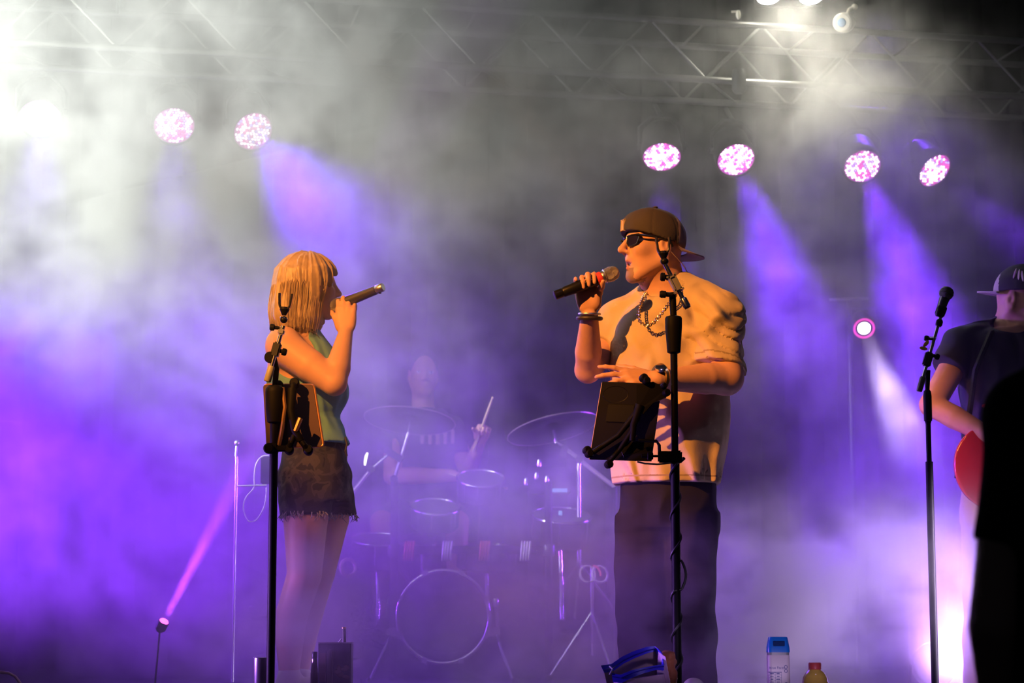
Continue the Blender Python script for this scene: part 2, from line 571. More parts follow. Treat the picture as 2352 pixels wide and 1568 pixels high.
def head(sk, c, fwd, up, sc=1.0, wide=1.0, mouth=0.0, m=0, lip=1, white=2, dark=3, nose=1.0, brow=1.0, ears=True, eyes=True):
    """skull, brow, nose, cheeks, lips, chin and ears; c lies between the ears"""
    F_ = Vector(fwd).normalized(); U = Vector(up); U = (U - F_ * U.dot(F_)).normalized(); Sd = F_.cross(U)
    def p(f, s, u):
        return Vector(c) + (F_ * f + Sd * s * wide + U * u) * sc
    A = (F_, Sd, U)
    def E(f, s, u, rf, rs, ru, k=0.02, mm=m, op='u'):
        sk.ell(p(f, s, u), (rf * sc, rs * sc * wide, ru * sc), A, k, mm, op)
    E(-0.012, 0, 0.038, 0.100, 0.077, 0.092)
    E(0.030, 0, -0.020, 0.068, 0.064, 0.085)
    E(0.048, 0, -0.066 - 0.5 * mouth, 0.046, 0.047, 0.050)
    E(0.074, 0, -0.101 - mouth, 0.021, 0.026, 0.021, 0.02)
    for s in (-1, 1):
        sk.cap(p(-0.018, s * 0.060, -0.050), p(0.066, s * 0.022, -0.103 - mouth), 0.017 * sc, 0.015 * sc, 0.03, m)
        E(0.064, s * 0.040, -0.020, 0.026, 0.022, 0.024, 0.02)
        sk.cap(p(0.086, s * 0.012, 0.030), p(0.072, s * 0.050, 0.030), 0.010 * sc * brow, 0.008 * sc, 0.016, m)
        E(0.103, s * 0.013, -0.034, 0.011, 0.008, 0.008, 0.008)
        if ears:
            sk.ell(p(-0.012, s * 0.078, -0.008), (0.022 * sc, 0.009 * sc, 0.034 * sc), (rot(F_, Sd, -12), Sd, rot(U, Sd, -12)), 0.008, m)
            sk.ell(p(-0.008, s * 0.086, -0.004), (0.011 * sc, 0.006 * sc, 0.018 * sc), A, 0.004, m, 'sub')
            E(-0.004, s * 0.078, -0.032, 0.009, 0.008, 0.011, 0.008)
        if eyes:
            E(0.093, s * 0.033, 0.008, 0.014, 0.017, 0.010, 0.010, None, 'sub')
            E(0.076, s * 0.033, 0.008, 0.013, 0.014, 0.012, 0.002, white)
            E(0.0875, s * 0.033, 0.008, 0.003, 0.005, 0.005, 0.001, dark)
            sk.cap(p(0.091, s * 0.020, 0.017), p(0.082, s * 0.048, 0.016), 0.0035 * sc, 0.003 * sc, 0.004, m)
    sk.cap(p(0.090, 0, 0.024), p(0.112 + 0.006 * nose, 0, -0.022), 0.0085 * sc, 0.0115 * sc, 0.014, m)
    E(0.113 + 0.006 * nose, 0, -0.028, 0.0135, 0.0115, 0.011, 0.008)
    E(0.086, 0, -0.052, 0.014, 0.026, 0.018, 0.012)
    if mouth > 0:
        E(0.092, 0, -0.070 - 0.3 * mouth, 0.030, 0.022, 0.006 + mouth * 0.55, 0.004, None, 'sub')
        E(0.074, 0, -0.070 - 0.3 * mouth, 0.012, 0.021, 0.010 + mouth * 0.5, 0.003, dark)
        E(0.086, 0, -0.0655, 0.006, 0.017, 0.0045, 0.001, white)
    for s in (-1, 1):
        sk.cap(p(0.099, 0, -0.062), p(0.086, s * 0.022, -0.068 - 0.3 * mouth), 0.0052 * sc, 0.003 * sc, 0.004, lip)
        sk.cap(p(0.096, 0, -0.076 - mouth), p(0.085, s * 0.021, -0.071 - 0.4 * mouth), 0.0058 * sc, 0.003 * sc, 0.004, lip)
    return p, A
# ------------------------------------------------------------------ the setting
def slab(name, lo, hi, m, bev=0.0):
    c = [(a + b) / 2 for a, b in zip(lo, hi)]
    h = [(b - a) / 2 for a, b in zip(lo, hi)]
    o = MB().box(c, h, None, bev).build(name, m, None, smooth=False)
    o['kind'] = 'structure'
    return o
slab('floor', (-6.5, 5.9, -0.12), (6.5, 13.6, 0.0), mat('black_stage_deck', (0.022, 0.020, 0.024), 0.55, bump=0.3, bscale=40, var=0.3, vscale=3))
slab('ground', (-9, -3, -0.95), (9, 14.5, -0.80), mat('pit_asphalt', (0.03, 0.03, 0.03), 0.9, bump=0.6, bscale=60))
slab('trim_1', (-6.5, 5.86, -0.80), (6.5, 5.94, -0.02), mat('stage_skirt', (0.012, 0.012, 0.014), 0.9))
# pleated black backdrop
b = MB()
n = 260
rows = [-0.1, 1.5, 3.2, 5.2]
vs = []
for z in rows:
    r = []
    for i in range(n + 1):
        x = -6.5 + 13.0 * i / n
        r.append(b.bm.verts.new((x, 13.35 + 0.035 * math.sin(i * 1.25) + 0.03 * math.sin(i * 0.37 + z), z)))
    vs.append(r)
for a, c in zip(vs[:-1], vs[1:]):
    for i in range(n):
        b.bm.faces.new((a[i], a[i + 1], c[i + 1], c[i]))
o = b.build('wall_back', mat('black_drape', (0.0008, 0.0008, 0.0010), 0.95, spec=0.0), None)
o['kind'] = 'structure'
rs = slab('stage_riser', (-2.35, 10.95, 0.0), (1.35, 13.1, 0.30), mat('riser_black', (0.02, 0.02, 0.022), 0.7), 0.008)

# ---- truss: slants away from the lens towards the right
TZ = 2.93
def chord_line(pxa, pya, pxb, pyb, z):
    return at_z(pxa, pya, z), at_z(pxb, pyb, z)
tl, tr_ = chord_line(1010, 150, 2200, 214, TZ)
tdir = (tr_ - tl).normalized()
tback = V(-tdir.y, tdir.x, 0).normalized() * 0.42
TH = 0.29
ALU = mat('truss_aluminium', (0.20, 0.20, 0.19), 0.42, 1.0, bump=0.05)
truss = empty('lighting_truss', tl, 'aluminium box truss with diagonal braces crossing the top of the stage', 'truss')
def tp(t, back, up):
    return tl + tdir * t + tback * back + V(0, 0, TH * up)
T0, T1 = -2.6, 4.2
for bk in (0, 1):
    for up in (0, 1):
        MB().tube([tp(T0, bk, up), tp(T1, bk, up)], 0.0165, 14).build('chord', ALU, truss)
step = 0.57
# phase: a lower joint of the front face shows at (1890, 188)
ph = (at_z(1888, 188, TZ) - tl).dot(tdir)
k0 = int(math.floor((T0 - ph) / step))
for k in range(k0, k0 + int((T1 - T0) / step) + 1):
    a = ph + k * step
    if a < T0 or a + step > T1:
        continue
    for bk in (0, 1):
        MB().tube([tp(a, bk, 0), tp(a + step / 2, bk, 1)], 0.0062, 8).build('brace', ALU, truss)
        MB().tube([tp(a + step / 2, bk, 1), tp(a + step, bk, 0)], 0.0062, 8).build('brace', ALU, truss)
    MB().tube([tp(a, 0, 0), tp(a + step / 2, 1, 0)], 0.0062, 8).build('brace', ALU, truss)
    MB().tube([tp(a, 0, 1), tp(a, 1, 1)], 0.0062, 8).build('brace', ALU, truss)
MB().lathe(at_z(1697, 160, TZ + 0.03) , V(0, 0, -1), [(0.03, 0), (0.035, 0.02), (0.035, 0.10), (0.02, 0.12)], 16).build('clamp', mat('black_metal', (0.008, 0.008, 0.009), 0.5, 0.0, spec=0.2), truss)

# ---- LED par cans hung below the rear chord
BLACKM = mat('black_metal')
def emitter(name, col=None, strength=0.0):
    m = MATS.get(name) or mat(name, (0.02, 0.02, 0.02), 0.4, emit=col, estr=strength)
    m.cycles.emission_sampling = 'NONE'
    return m
LED_W = emitter('led_white', (1.0, 0.80, 1.0), 5.5)
LED_R = emitter('led_red', (1.0, 0.10, 0.55), 2.2)
LED_B = emitter('led_blue', (0.45, 0.35, 1.0), 3.0)
PLATE = emitter('led_plate_glow', (0.85, 0.10, 0.75), 0.85)
PAR_Z = 2.60
def par_can(px, py, t, phi, label, power, angle):
    c = at_z(px, py, PAR_Z)
    v = (V(0, 0, CAM_Z) - c).normalized()
    rt = V(1, 0, 0); rt = (rt - v * rt.dot(v)).normalized()
    dn = V(0, 0, -1); dn = (dn - v * dn.dot(v)).normalized()
    t, phi = math.radians(t), math.radians(phi)
    aim = (v * math.cos(t) + (rt * math.cos(phi) + dn * math.sin(phi)) * math.sin(t)).normalized()
    root = empty('par_light', c, label, 'stage light', 'row of violet LED par lights under the truss')
    R = 0.098
    MB().lathe(c, -aim, [(R - 0.003, 0.012), (R - 0.003, -0.012), (R + 0.006, -0.014), (R + 0.008, 0.0), (R + 0.006, 0.06), (R + 0.002, 0.065), (R - 0.004, 0.16), (R - 0.03, 0.20), (0.03, 0.215)], 40).build('housing', BLACKM, root)
    lens = MB().lathe(c + aim * 0.006, -aim, [(R - 0.004, 0), (R - 0.004, 0.006)], 40).build('lens_plate', PLATE, root)
    # LEDs in rings, one joined mesh
    u = aim.cross(V(0, 0, 1)).normalized(); w = aim.cross(u)
    bm = bmesh.new()
    rg = random.Random(int(px))
    rows = 12
    sp = 0.0158
    for i in range(-7, 8):
        for j in range(-8, 9):
            x = (i + 0.5 * (j % 2)) * sp; y = j * sp * 0.866
            if math.hypot(x, y) > R - 0.011: continue
            q = c + aim * 0.0065 + u * x + w * y
            n0 = len(bm.faces)
            rr = 0.0066 * rg.uniform(0.85, 1.08)
            ring = [bm.verts.new(q + (u * math.cos(a * math.pi / 4) + w * math.sin(a * math.pi / 4)) * rr) for a in range(8)]
            ring2 = [bm.verts.new(q + aim * 0.004 + (u * math.cos(a * math.pi / 4) + w * math.sin(a * math.pi / 4)) * rr * 0.6) for a in range(8)]
            fs = [bm.faces.new((ring[a], ring[(a + 1) % 8], ring2[(a + 1) % 8], ring2[a])) for a in range(8)] + [bm.faces.new(ring2)]
            z = rg.random()
            mi = 0 if z < 0.66 else (1 if z < 0.86 else 2)
            for f in fs: f.material_index = mi
    me = bpy.data.meshes.new('led_cluster'); bm.to_mesh(me); bm.free()
    for m_ in (LED_W, LED_R, LED_B): me.materials.append(m_)
    lo = link('led_cluster', me, lens)
    lo['kind'] = 'stuff'
    # yoke and clamp up to the truss
    side = aim.cross(V(0, 0, 1)).normalized()
    pc = c - aim * 0.07
    top = V(pc.x, pc.y, TZ - 0.12)
    y = MB()
    y.tube([pc + side * (R + 0.012), pc + side * (R + 0.012) + V(0, 0, 0.10), V(top.x, top.y, top.z) + side * 0.05, V(top.x, top.y, top.z) - side * 0.05, pc - side * (R + 0.012) + V(0, 0, 0.10), pc - side * (R + 0.012)], 0.008, 8)
    y.build('yoke', BLACKM, root)
    s = (top - tl).dot(tdir)
    hook = tp(s, 1, 0)
    MB().tube([top, V(hook.x, hook.y, TZ - 0.03)], 0.012, 8).build('hook_clamp', BLACKM, root)
    for s_ in (-1, 1):
        MB().lathe(pc + side * s_ * (R + 0.004), side * s_, [(0.014, 0), (0.016, 0.02), (0.010, 0.024)], 12).build('yoke_knob', BLACKM, root)
    l = spot('par_light_beam', c + aim * 0.02, c + aim * 3, VIOLET, power, angle, 0.45 if angle < 25 else 0.95, 0.085)
    l.parent = root
    l.location = aim * 0.02
    return root
PARS = [(92, 270, 27, 92, 'leftmost violet LED par light, deep in the white smoke', 0.09, 26),
        (400, 287, 28, 88, 'violet LED par light second from the left in white smoke', 0.09, 26),
        (580, 300, 30, 50, 'violet LED par light third from the left, nearest above the blonde woman', 0.42, 36),
        (1520, 358, 42, 88, 'violet LED par light directly above the man in the cap', 0.8, 18),
        (1690, 365, 35, 70, 'violet LED par light just right of the man in the cap', 1.7, 17),
        (1980, 380, 33, 70, 'violet LED par light second from the right of the row', 2.6, 17),
        (2145, 390, 48, 42, 'rightmost violet LED par light, tilted sideways to the right', 1.2, 20)]
PAR_POWER = 900.0
for px, py, t, phi, lab, pw, ang in PARS:
    par_can(px, py, t, phi, lab, PAR_POWER * pw, ang)

# ---- white flood lamp on top of the truss (its lower rim shows at the top edge)
fc = at(1815, -5, 9.95)
fl = empty('flood_light', fc, 'bright white twin flood light at the top edge of the picture', 'stage light')
fa = (V(0.05, -0.38, -0.92)).normalized()
MB().box(fc - fa * 0.06, (0.155, 0.05, 0.075), (V(1, 0, 0), fa, V(1, 0, 0).cross(fa)), 0.01).build('housing', BLACKM, fl)
FLOOD = emitter('flood_led', (1.0, 0.95, 0.80), 40.0)
for s in (-1, 1):
    MB().lathe(fc + V(s * 0.105, 0, 0) - fa * 0.012, fa, [(0.058, 0), (0.058, 0.006), (0.045, 0.010)], 24).build('lens', FLOOD, fl)
MB().tube([fc - fa * 0.08 + V(-0.14, 0, 0), fc + V(-0.14, 0.1, 0.18), fc + V(0.14, 0.1, 0.18), fc - fa * 0.08 + V(0.14, 0, 0)], 0.010, 8).build('bracket', BLACKM, fl)
l = spot('flood_beam', fc + fa * 0.03, fc + fa * 3, (1.0, 0.95, 0.80), 62, 140, 0.9, 0.10)
l.parent = fl; l.location = fa * 0.03
# ---- small lamp with pale shell and blue lens clipped beside it
mc = at(1938, 52, 9.9)
ml = empty('spot_fixture', mc, 'small pale lamp head with blue lens clamped on the truss', 'stage light')
PALEP = mat('pale_shell', (0.60, 0.56, 0.46), 0.4)
ma = V(-0.45, -0.85, -0.25).normalized()
MB().lathe(mc + ma * 0.03, -ma, [(0.040, 0), (0.048, 0.008), (0.050, 0.05), (0.040, 0.09), (0.02, 0.10)], 24).build('shell', PALEP, ml)
MB().lathe(mc + ma * 0.032, ma, [(0.022, 0), (0.020, 0.006), (0.010, 0.010)], 20).build('lens', mat('blue_lens', (0.10, 0.25, 0.45), 0.1, spec=0.9), ml)
MB().tube([mc, mc + V(0.03, 0.01, 0.07), mc + V(0.055, 0.02, 0.085)], 0.009, 8).build('arm', PALEP, ml)
MB().ball(mc + V(0.058, 0.02, 0.085), 0.016).build('knob', PALEP, ml)
m2 = at(1694, 30, 9.9)
m2o = empty('clamp_fixture', m2, 'tiny pale clamp on the truss left of the white flood light', 'clamp')
MB().tube([m2 + V(-0.03, 0, 0.006), m2 + V(0.0, 0, 0.008)], 0.006, 8).build('pin', PALEP, m2o)
MB().ball(m2 + V(0.004, 0, -0.008), (0.012, 0.012, 0.024)).build('jaw', PALEP, m2o)

# ---- moving head on a crossbar at the back right, its white beam falling to the front
bc = at(1984, 752, 12.3)
bh = empty('beam_light', bc, 'small moving head lamp with pink rim and narrow white beam behind the guitarist', 'stage light')
ba = (at(2128, 1130, 10.4) - bc).normalized()
MB().lathe(bc, -ba, [(0.062, -0.012), (0.066, -0.01), (0.068, 0.02), (0.060, 0.10), (0.045, 0.16), (0.02, 0.18)], 28).build('head', BLACKM, bh)
MB().torus(bc + ba * 0.014, ba, 0.058, 0.006, 28, 8).build('rim', emitter('magenta_rim', (1.0, 0.05, 0.50), 1.6), bh)
MB().lathe(bc + ba * 0.004, ba, [(0.050, 0), (0.046, 0.006), (0.02, 0.012)], 24).build('lens', emitter('beam_lens', (0.9, 0.75, 1.0), 14.0), bh)
sd = V(1, 0.05, 0)
MB().tube([bc + sd * 0.085, bc + sd * 0.085 + V(0, 0, 0.12), bc - sd * 0.085 + V(0, 0, 0.12), bc - sd * 0.085], 0.012, 8).build('yoke', BLACKM, bh)
MB().tube([at(1905, 688, 12.3), at(1995, 685, 12.3)], 0.008, 8).build('crossbar', mat('grey_metal', (0.3, 0.3, 0.32), 0.4, 0.8), bh)
MB().tube([at(1950, 686, 12.34), V(at(1950, 686, 12.34).x, 12.34, 0.0)], 0.016, 10).build('stand_pole', BLACKM, bh)
l = spot('beam_light_beam', bc + ba * 0.03, bc + ba * 3, (0.70, 0.52, 1.0), 2000, 10, 0.3, 0.04)
l.parent = bh; l.location = ba * 0.03
# ---- pink pin spot at the back left, beam rising to the right
pc = at(376, 1428, 9.0)
pb = empty('pin_spot', pc, 'small pink pin spot near the stage floor at the lower left', 'stage light')
pa = (at(545, 1100, 8.7) - pc).normalized()
MB().lathe(pc, -pa, [(0.022, -0.003), (0.024, 0.0), (0.024, 0.035), (0.012, 0.05)], 20).build('can', BLACKM, pb)
MB().lathe(pc + pa * 0.002, pa, [(0.021, 0), (0.018, 0.006), (0.008, 0.010)], 20).build('lens', emitter('pink_lens', (1.0, 0.12, 0.70), 5.0), pb)
MB().tube([pc - pa * 0.04, V((pc - pa * 0.07).x, 9.0, 0.0)], 0.004, 8).build('foot_post', BLACKM, pb)
MB().lathe(V((pc - pa * 0.07).x, 9.0, 0.0), V(0, 0, 1), [(0.06, 0), (0.06, 0.012), (0.02, 0.02)], 20).build('base', BLACKM, pb)
l = spot('pin_spot_beam', pc + pa * 0.02, pc + pa * 3, (0.50, 0.06, 1.0), 1300, 7, 0.3, 0.016)
l.parent = pb; l.location = pa * 0.02
# ---- violet floor wash at the right, behind the figure in the pit
wc = at(2150, 1640, 9.3)
wb = empty('floor_wash_light', wc, 'violet floor wash lamp glowing through smoke behind the dark figure', 'stage light')
wa = V(-0.02, -0.98, 0.12).normalized()
MB().lathe(V(wc.x, wc.y, 0.10), -wa, [(0.095, -0.012), (0.10, 0.0), (0.098, 0.05), (0.06, 0.10)], 28).build('housing', BLACKM, wb)
MB().lathe(V(wc.x, wc.y, 0.10) + wa * 0.004, wa, [(0.09, 0), (0.09, 0.004)], 28).build('lens', emitter('wash_lens', (0.7, 0.3, 1.0), 5.0), wb)
MB().tube([V(wc.x - 0.11, wc.y, 0.10), V(wc.x - 0.11, wc.y, 0.012), V(wc.x + 0.11, wc.y, 0.012), V(wc.x + 0.11, wc.y, 0.10)], 0.010, 8).build('stand_bracket', BLACKM, wb)
wb.location = (wc.x, wc.y, 0)
for ch in wb.children: ch.location = (-wc.x, -wc.y, 0)
l = spot('floor_wash_beam', V(wc.x, wc.y, 0.10) + wa * 0.02, V(wc.x, wc.y, 0.1) + wa * 3, (0.62, 0.30, 1.0), 330, 40, 0.7, 0.08)
l.parent = wb; l.location = V(0, 0, 0.10) + wa * 0.02
# ------------------------------------------------------------------ people
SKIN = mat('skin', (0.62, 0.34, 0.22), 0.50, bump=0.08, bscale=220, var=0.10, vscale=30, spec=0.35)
SKIN_L = mat('skin_light', (0.68, 0.39, 0.26), 0.48, bump=0.05, bscale=220, var=0.06, vscale=30, spec=0.35)
LIP = mat('lip', (0.48, 0.20, 0.16), 0.4)
TEETH = mat('teeth_and_eye_white', (0.80, 0.76, 0.70), 0.3)
DARKF = mat('dark_pupil', (0.03, 0.015, 0.012), 0.4)
CHIN_SHADE = mat('chin_shade_stubble', (0.30, 0.18, 0.12), 0.75, bump=0.35, bscale=500)  # hand and microphone shadow on the chin painted dark, with some stubble
BLACKP = mat('black_plastic', (0.009, 0.009, 0.010), 0.38, spec=0.25)
CHROME = mat('chrome', (0.80, 0.80, 0.82), 0.18, 1.0)
STEEL = mat('brushed_steel', (0.55, 0.55, 0.56), 0.35, 1.0)
GOLD = mat('gold', (0.85, 0.60, 0.25), 0.28, 1.0)

def make_man():
    Y0 = 7.5
    def M(px, py, dy=0.0):
        return at(px, py, Y0 + dy)
    root = empty('person', (M(1530, 1000).x, Y0, 0), 'man in tan oversized t-shirt, backward cap and sunglasses singing into a handheld microphone', 'person')
    PX = 1 / 640.0
    # ---- body
    sk = Skin((M(1300, 1000).x, Y0 - 0.50, 0.0), (M(1730, 1000).x, Y0 + 0.34, M(1500, 470).z), 0.005)
    hc = M(1500, 566, -0.02)
    fw = V(-0.93, -0.36, 0.05)
    p, A = head(sk, hc, fw, V(0, 0, 1), 1.03, 1.0, 0.013, nose=1.5)
    sk.cap(p(-0.035, 0, -0.03), M(1535, 690, 0.03), 0.062, 0.072, 0.04)
    sk.cap(M(1500, 640, 0.0), M(1520, 700, 0.02), 0.050, 0.055, 0.03)
    # torso core under the shirt
    lv = []
    for py, l, r, ry in ((680, 1480, 1605, .06), (720, 1435, 1650, .10), (800, 1425, 1650, .13), (900, 1425, 1655, .14), (1040, 1425, 1645, .14), (1130, 1425, 1640, .13), (1200, 1430, 1635, .12)):
        a, b = M(l, py), M(r, py)
        lv.append((a.z, (a.x + b.x) / 2, Y0 + 0.02, (b.x - a.x) / 2 * 0.94, ry))
    sk.loft(lv, 0.03)
    for pts, rs in (([M(1480, 1190, 0.03), M(1466, 1390, 0.0), M(1465, 1580, 0.03)], [.085, .062, .045]),
                    ([M(1592, 1190, 0.0), M(1592, 1390, -0.03), M(1604, 1580, 0.0)], [.085, .062, .045])):
        sk.chain(pts, rs, 0.03)
    # his right arm, bent up to the microphone
    sh, el, wr = M(1428, 745, 0.12), M(1350, 850, -0.02), M(1354, 728, -0.20)
    sk.cap(sh, el, 0.062, 0.047, 0.03)
    sk.chain([el, el.lerp(wr, 0.35), wr], [0.043, 0.048, 0.031], 0.03)
    mic_t, mic_h = M(1273, 679, -0.27), M(1393, 633, -0.24)
    mdir = (mic_h - mic_t).normalized()
    hw = M(1352, 712, -0.205)
    hand(sk, hw, V(-0.12, -0.10, 1), V(0, -1, -0.10), V(1, 0, 0.35), [(38, 78, 45), (48, 80, 45), (50, 78, 45), (25, 55, 30)], 1.02, 4, (28, 52, 25))
    # his left arm, forearm across the belly, fingers spread
    sh, el, wr = M(1652, 728, -0.06), M(1668, 868, -0.15), M(1508, 872, -0.34)
    sk.cap(sh, el, 0.070, 0.062, 0.03)
    sk.chain([el, el.lerp(wr, 0.3), wr], [0.058, 0.055, 0.034], 0.03)
    f = (M(1390, 862, -0.40) - wr).normalized()
    hand(sk, wr + f * 0.01, f, V(0.1, 0.75, -0.66), V(0, 0.55, 0.8), [(-4, 12, 8), (4, 14, 10), (10, 18, 12), (16, 20, 14)], 1.08, 9, (38, 18, 10))
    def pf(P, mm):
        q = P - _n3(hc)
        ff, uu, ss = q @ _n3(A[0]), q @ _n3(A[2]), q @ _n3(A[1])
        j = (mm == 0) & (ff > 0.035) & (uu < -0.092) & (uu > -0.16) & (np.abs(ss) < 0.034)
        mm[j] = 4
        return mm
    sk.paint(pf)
    sk.mesh('body', [SKIN, LIP, TEETH, DARKF, CHIN_SHADE], root, 1)
    # ---- t-shirt
    TEE = mat('tan_cotton', (0.56, 0.43, 0.25), 0.85, bump=0.25, bscale=420, var=0.06, vscale=14, sheen=0.1, spec=0.2)
    wrinkle(TEE, 6.0, 0.10, 1.0)
    sh_ = Skin((M(1360, 1000).x, Y0 - 0.34, M(1500, 1125).z), (M(1730, 1000).x, Y0 + 0.36, M(1500, 630).z), 0.006)
    lv = []
    for py, l, r, ry in ((672, 1484, 1606, .085), (690, 1462, 1628, .11), (715, 1434, 1652, .135), (745, 1412, 1664, .15), (800, 1403, 1668, .165), (880, 1402, 1674, .178), (960, 1402, 1677, .185), (1040, 1402, 1671, .185), (1090, 1404, 1662, .18), (1125, 1408, 1657, .178)):
        a, b = M(l, py), M(r, py)
        lv.append((a.z, (a.x + b.x) / 2, Y0 + 0.01, (b.x - a.x) / 2, ry))
    sh_.loft(lv, 0.0, p=2.3)
    nb = M(1540, 668, 0.03)
    sh_.cap(nb, M(1430, 738, 0.11), 0.070, 0.080, 0.05)
    sh_.cap(nb + V(0.03, 0, 0.004), M(1648, 724, -0.06), 0.072, 0.092, 0.05)
    a, b = M(1650, 735, -0.06), M(1650, 905, -0.14)
    pl = M(1646, 848, -0.11)
    sh_.cap(a, b, 0.094, 0.108, 0.03, clip=[(pl, (b - a) + V(-0.03, 0, 0))])
    a, b = M(1424, 745, 0.12), M(1362, 850, 0.02)
    pl2 = M(1384, 800, 0.045)
    sh_.cap(a, b, 0.084, 0.082, 0.04, clip=[(pl2, (b - a) + V(-0.05, -0.03, 0))])
    # neckline
    sh_.ell(M(1522, 664, -0.03), (0.074, 0.078, 0.030), (V(1, 0, 0), V(0, 1, 0.35).normalized(), V(0, -0.35, 1).normalized()), 0.008, None, 'sub')
    hemz = M(1530, 1112).z
    slc = _n3(M(1655, 790, -0.1))
    def fold(P):
        x, y, z = P[:, 0], P[:, 1], P[:, 2]
        w = vnoise(P * _n3((5, 5, 1.6)), 3)
        # long soft drapes on the trunk, deep creases on the near sleeve
        dr = 0.011 * np.sin(34 * (x + 0.25 * w) + 5 * z) * np.clip((1.35 - z) / 0.6, 0.15, 1) * (0.5 + 0.5 * vnoise(P * 6, 5))
        q = P - slc
        nearsl = np.exp(-((q ** 2).sum(-1)) / 0.018)
        ph = 150 * (z * 0.8 + 0.5 * (x - 1.1 * y)) + 4.5 * vnoise(P * 9, 8)
        cr = nearsl * (0.030 * (1 - np.abs(np.sin(ph * 0.5))) ** 2 * (0.6 + 0.6 * vnoise(P * 7, 12)) + 0.009 * np.sin(ph * 0.22 + 1.0))
        pull = 0.011 * np.sin(46 * (z + 0.9 * x) + 2.5 * vnoise(P * 5, 11)) * np.exp(-((x - M(1560, 700).x) ** 2) / 0.02 - ((z - M(1560, 740).z) ** 2) / 0.02)
        sm = 0.005 * vnoise(P * 16, 2)
        return dr + cr + pull + sm
    sh_.displace(fold)
    sh_.plane((0, 0, hemz), V(0.0, 0, -1))
    inner = sh_.hollow(0.010, (0, 0, hemz), V(0, 0, -1), 0.05)
    sh_.d = np.maximum(sh_.d, -inner)
    # stitched hems and ribbed collar
    SEAM = mat('tan_seam', (0.34, 0.25, 0.13), 0.9)
    RIB = mat('tan_rib', (0.46, 0.35, 0.19), 0.9)
    n1 = _n3((M(1650, 905, -0.14) - M(1650, 735, -0.06)) + V(-0.03, 0, 0)); n1 = n1 / np.linalg.norm(n1)
    nc, nr = _n3(M(1522, 664, -0.03)), _n3((0.092, 0.097, 0.048))
    def stitch(P, mm):
        mm[(P[:, 2] < hemz + 0.026) & (P[:, 2] > hemz + 0.019)] = 1
        e = (P - _n3(pl)) @ n1
        q = P - _n3(M(1650, 840, -0.12))
        mm[(e < -0.020) & (e > -0.027) & ((q ** 2).sum(-1) < 0.03) & (P[:, 0] > M(1585, 840).x)] = 1
        mm[((((P - nc) / nr) ** 2).sum(-1) < 1.0)] = 2
        return mm
    sh_.paint(stitch)
    tee = sh_.mesh('t_shirt', [TEE, SEAM, RIB], root, 1)
    # ---- trousers
    TRO = mat('charcoal_trousers', (0.018, 0.017, 0.020), 0.95, bump=0.2, bscale=300, var=0.15, spec=0.1)
    wrinkle(TRO, 5.0, 0.10, 1.0)
    tr = Skin((M(1385, 1300).x, Y0 - 0.26, 0.0), (M(1670, 1300).x, Y0 + 0.28, M(1500, 1050).z), 0.007)
    def leg(rows):
        lv = []
        for py, l, r, cyo, ry in rows:
            a, b = M(l, py), M(r, py)
            lv.append((a.z, (a.x + b.x) / 2, Y0 + cyo, (b.x - a.x) / 2, ry))
        return lv
    tr.loft(leg(((1060, 1432, 1640, .01, .14), (1130, 1424, 1644, .01, .15), (1200, 1418, 1648, .01, .145), (1215, 1420, 1646, .01, .13))), 0.0)
    tr.loft(leg(((1180, 1412, 1535, .03, .13), (1300, 1412, 1526, .02, .12), (1420, 1415, 1535, .01, .105), (1520, 1420, 1532, .02, .095), (1590, 1424, 1530, .02, .09))), 0.03)
    tr.loft(leg(((1180, 1520, 1650, .0, .13), (1300, 1528, 1645, -.02, .12), (1420, 1532, 1642, -.03, .105), (1520, 1540, 1644, -.02, .095), (1590, 1546, 1646, -.02, .09))), 0.03)
    tr.displace(lambda P: 0.008 * np.sin(30 * P[:, 2] + 9 * P[:, 0] + 3 * vnoise(P * 6, 4)) * vnoise(P * 5, 9) + 0.006 * vnoise(P * 9, 6))
    tr.mesh('trousers', TRO, root, 1)
    SHOE = mat('white_sneaker', (0.62, 0.60, 0.58), 0.6)
    for px, dy in ((1462, -0.02), (1602, -0.06)):
        c = M(px, 1590, dy)
        s2 = Skin((c.x - 0.12, c.y - 0.25, 0), (c.x + 0.10, c.y + 0.16, 0.14), 0.006)
        s2.cap((c.x, c.y + 0.06, 0.052), (c.x - 0.03, c.y - 0.13, 0.040), 0.046, 0.036, 0.02)
        s2.cap((c.x, c.y + 0.04, 0.06), (c.x, c.y + 0.05, 0.11), 0.045, 0.047, 0.02)
        s2.plane((0, 0, 0.001), V(0, 0, -1))
        s2.mesh('shoe', SHOE, root, 1)
    # ---- cap worn backwards
    CAPD = mat('dark_cap_cloth', (0.050, 0.042, 0.040), 0.85, bump=0.2, bscale=400)
    CAPL = mat('mauve_cap_mesh', (0.30, 0.21, 0.19), 0.85, bump=0.5, bscale=700)
    ck = Skin(tuple(Vector(hc) - V(0.22, 0.22, 0.14)), tuple(Vector(hc) + V(0.24, 0.22, 0.2)), 0.0045)
    F_, Sd, U = A
    ck.ell(p(-0.004, 0, 0.030), (0.121, 0.096, 0.110), A, 0.0)
    ck.ell(p(0.030, 0, 0.055), (0.092, 0.084, 0.078), A, 0.02)
    nrm = (-U + F_ * 0.24).normalized()
    ck.plane(p(-0.004, 0, 0.013), nrm)
    ck.ell(p(-0.004, 0, 0.016), (0.112, 0.088, 0.098), A, 0.0, None, 'sub')
    # panel seams as shallow grooves
    def seams(P):
        q = P - _n3(p(-0.004, 0, 0.030))
        a = np.arctan2(q @ _n3(Sd), q @ _n3(F_))
        g = np.abs(((a / (math.pi / 3) + 0.5) % 1) - 0.5)
        return 0.0018 * np.exp(-(g / 0.03) ** 2) + 0.0020 * vnoise(P * 22, 5)
    ck.displace(seams, 0.01)
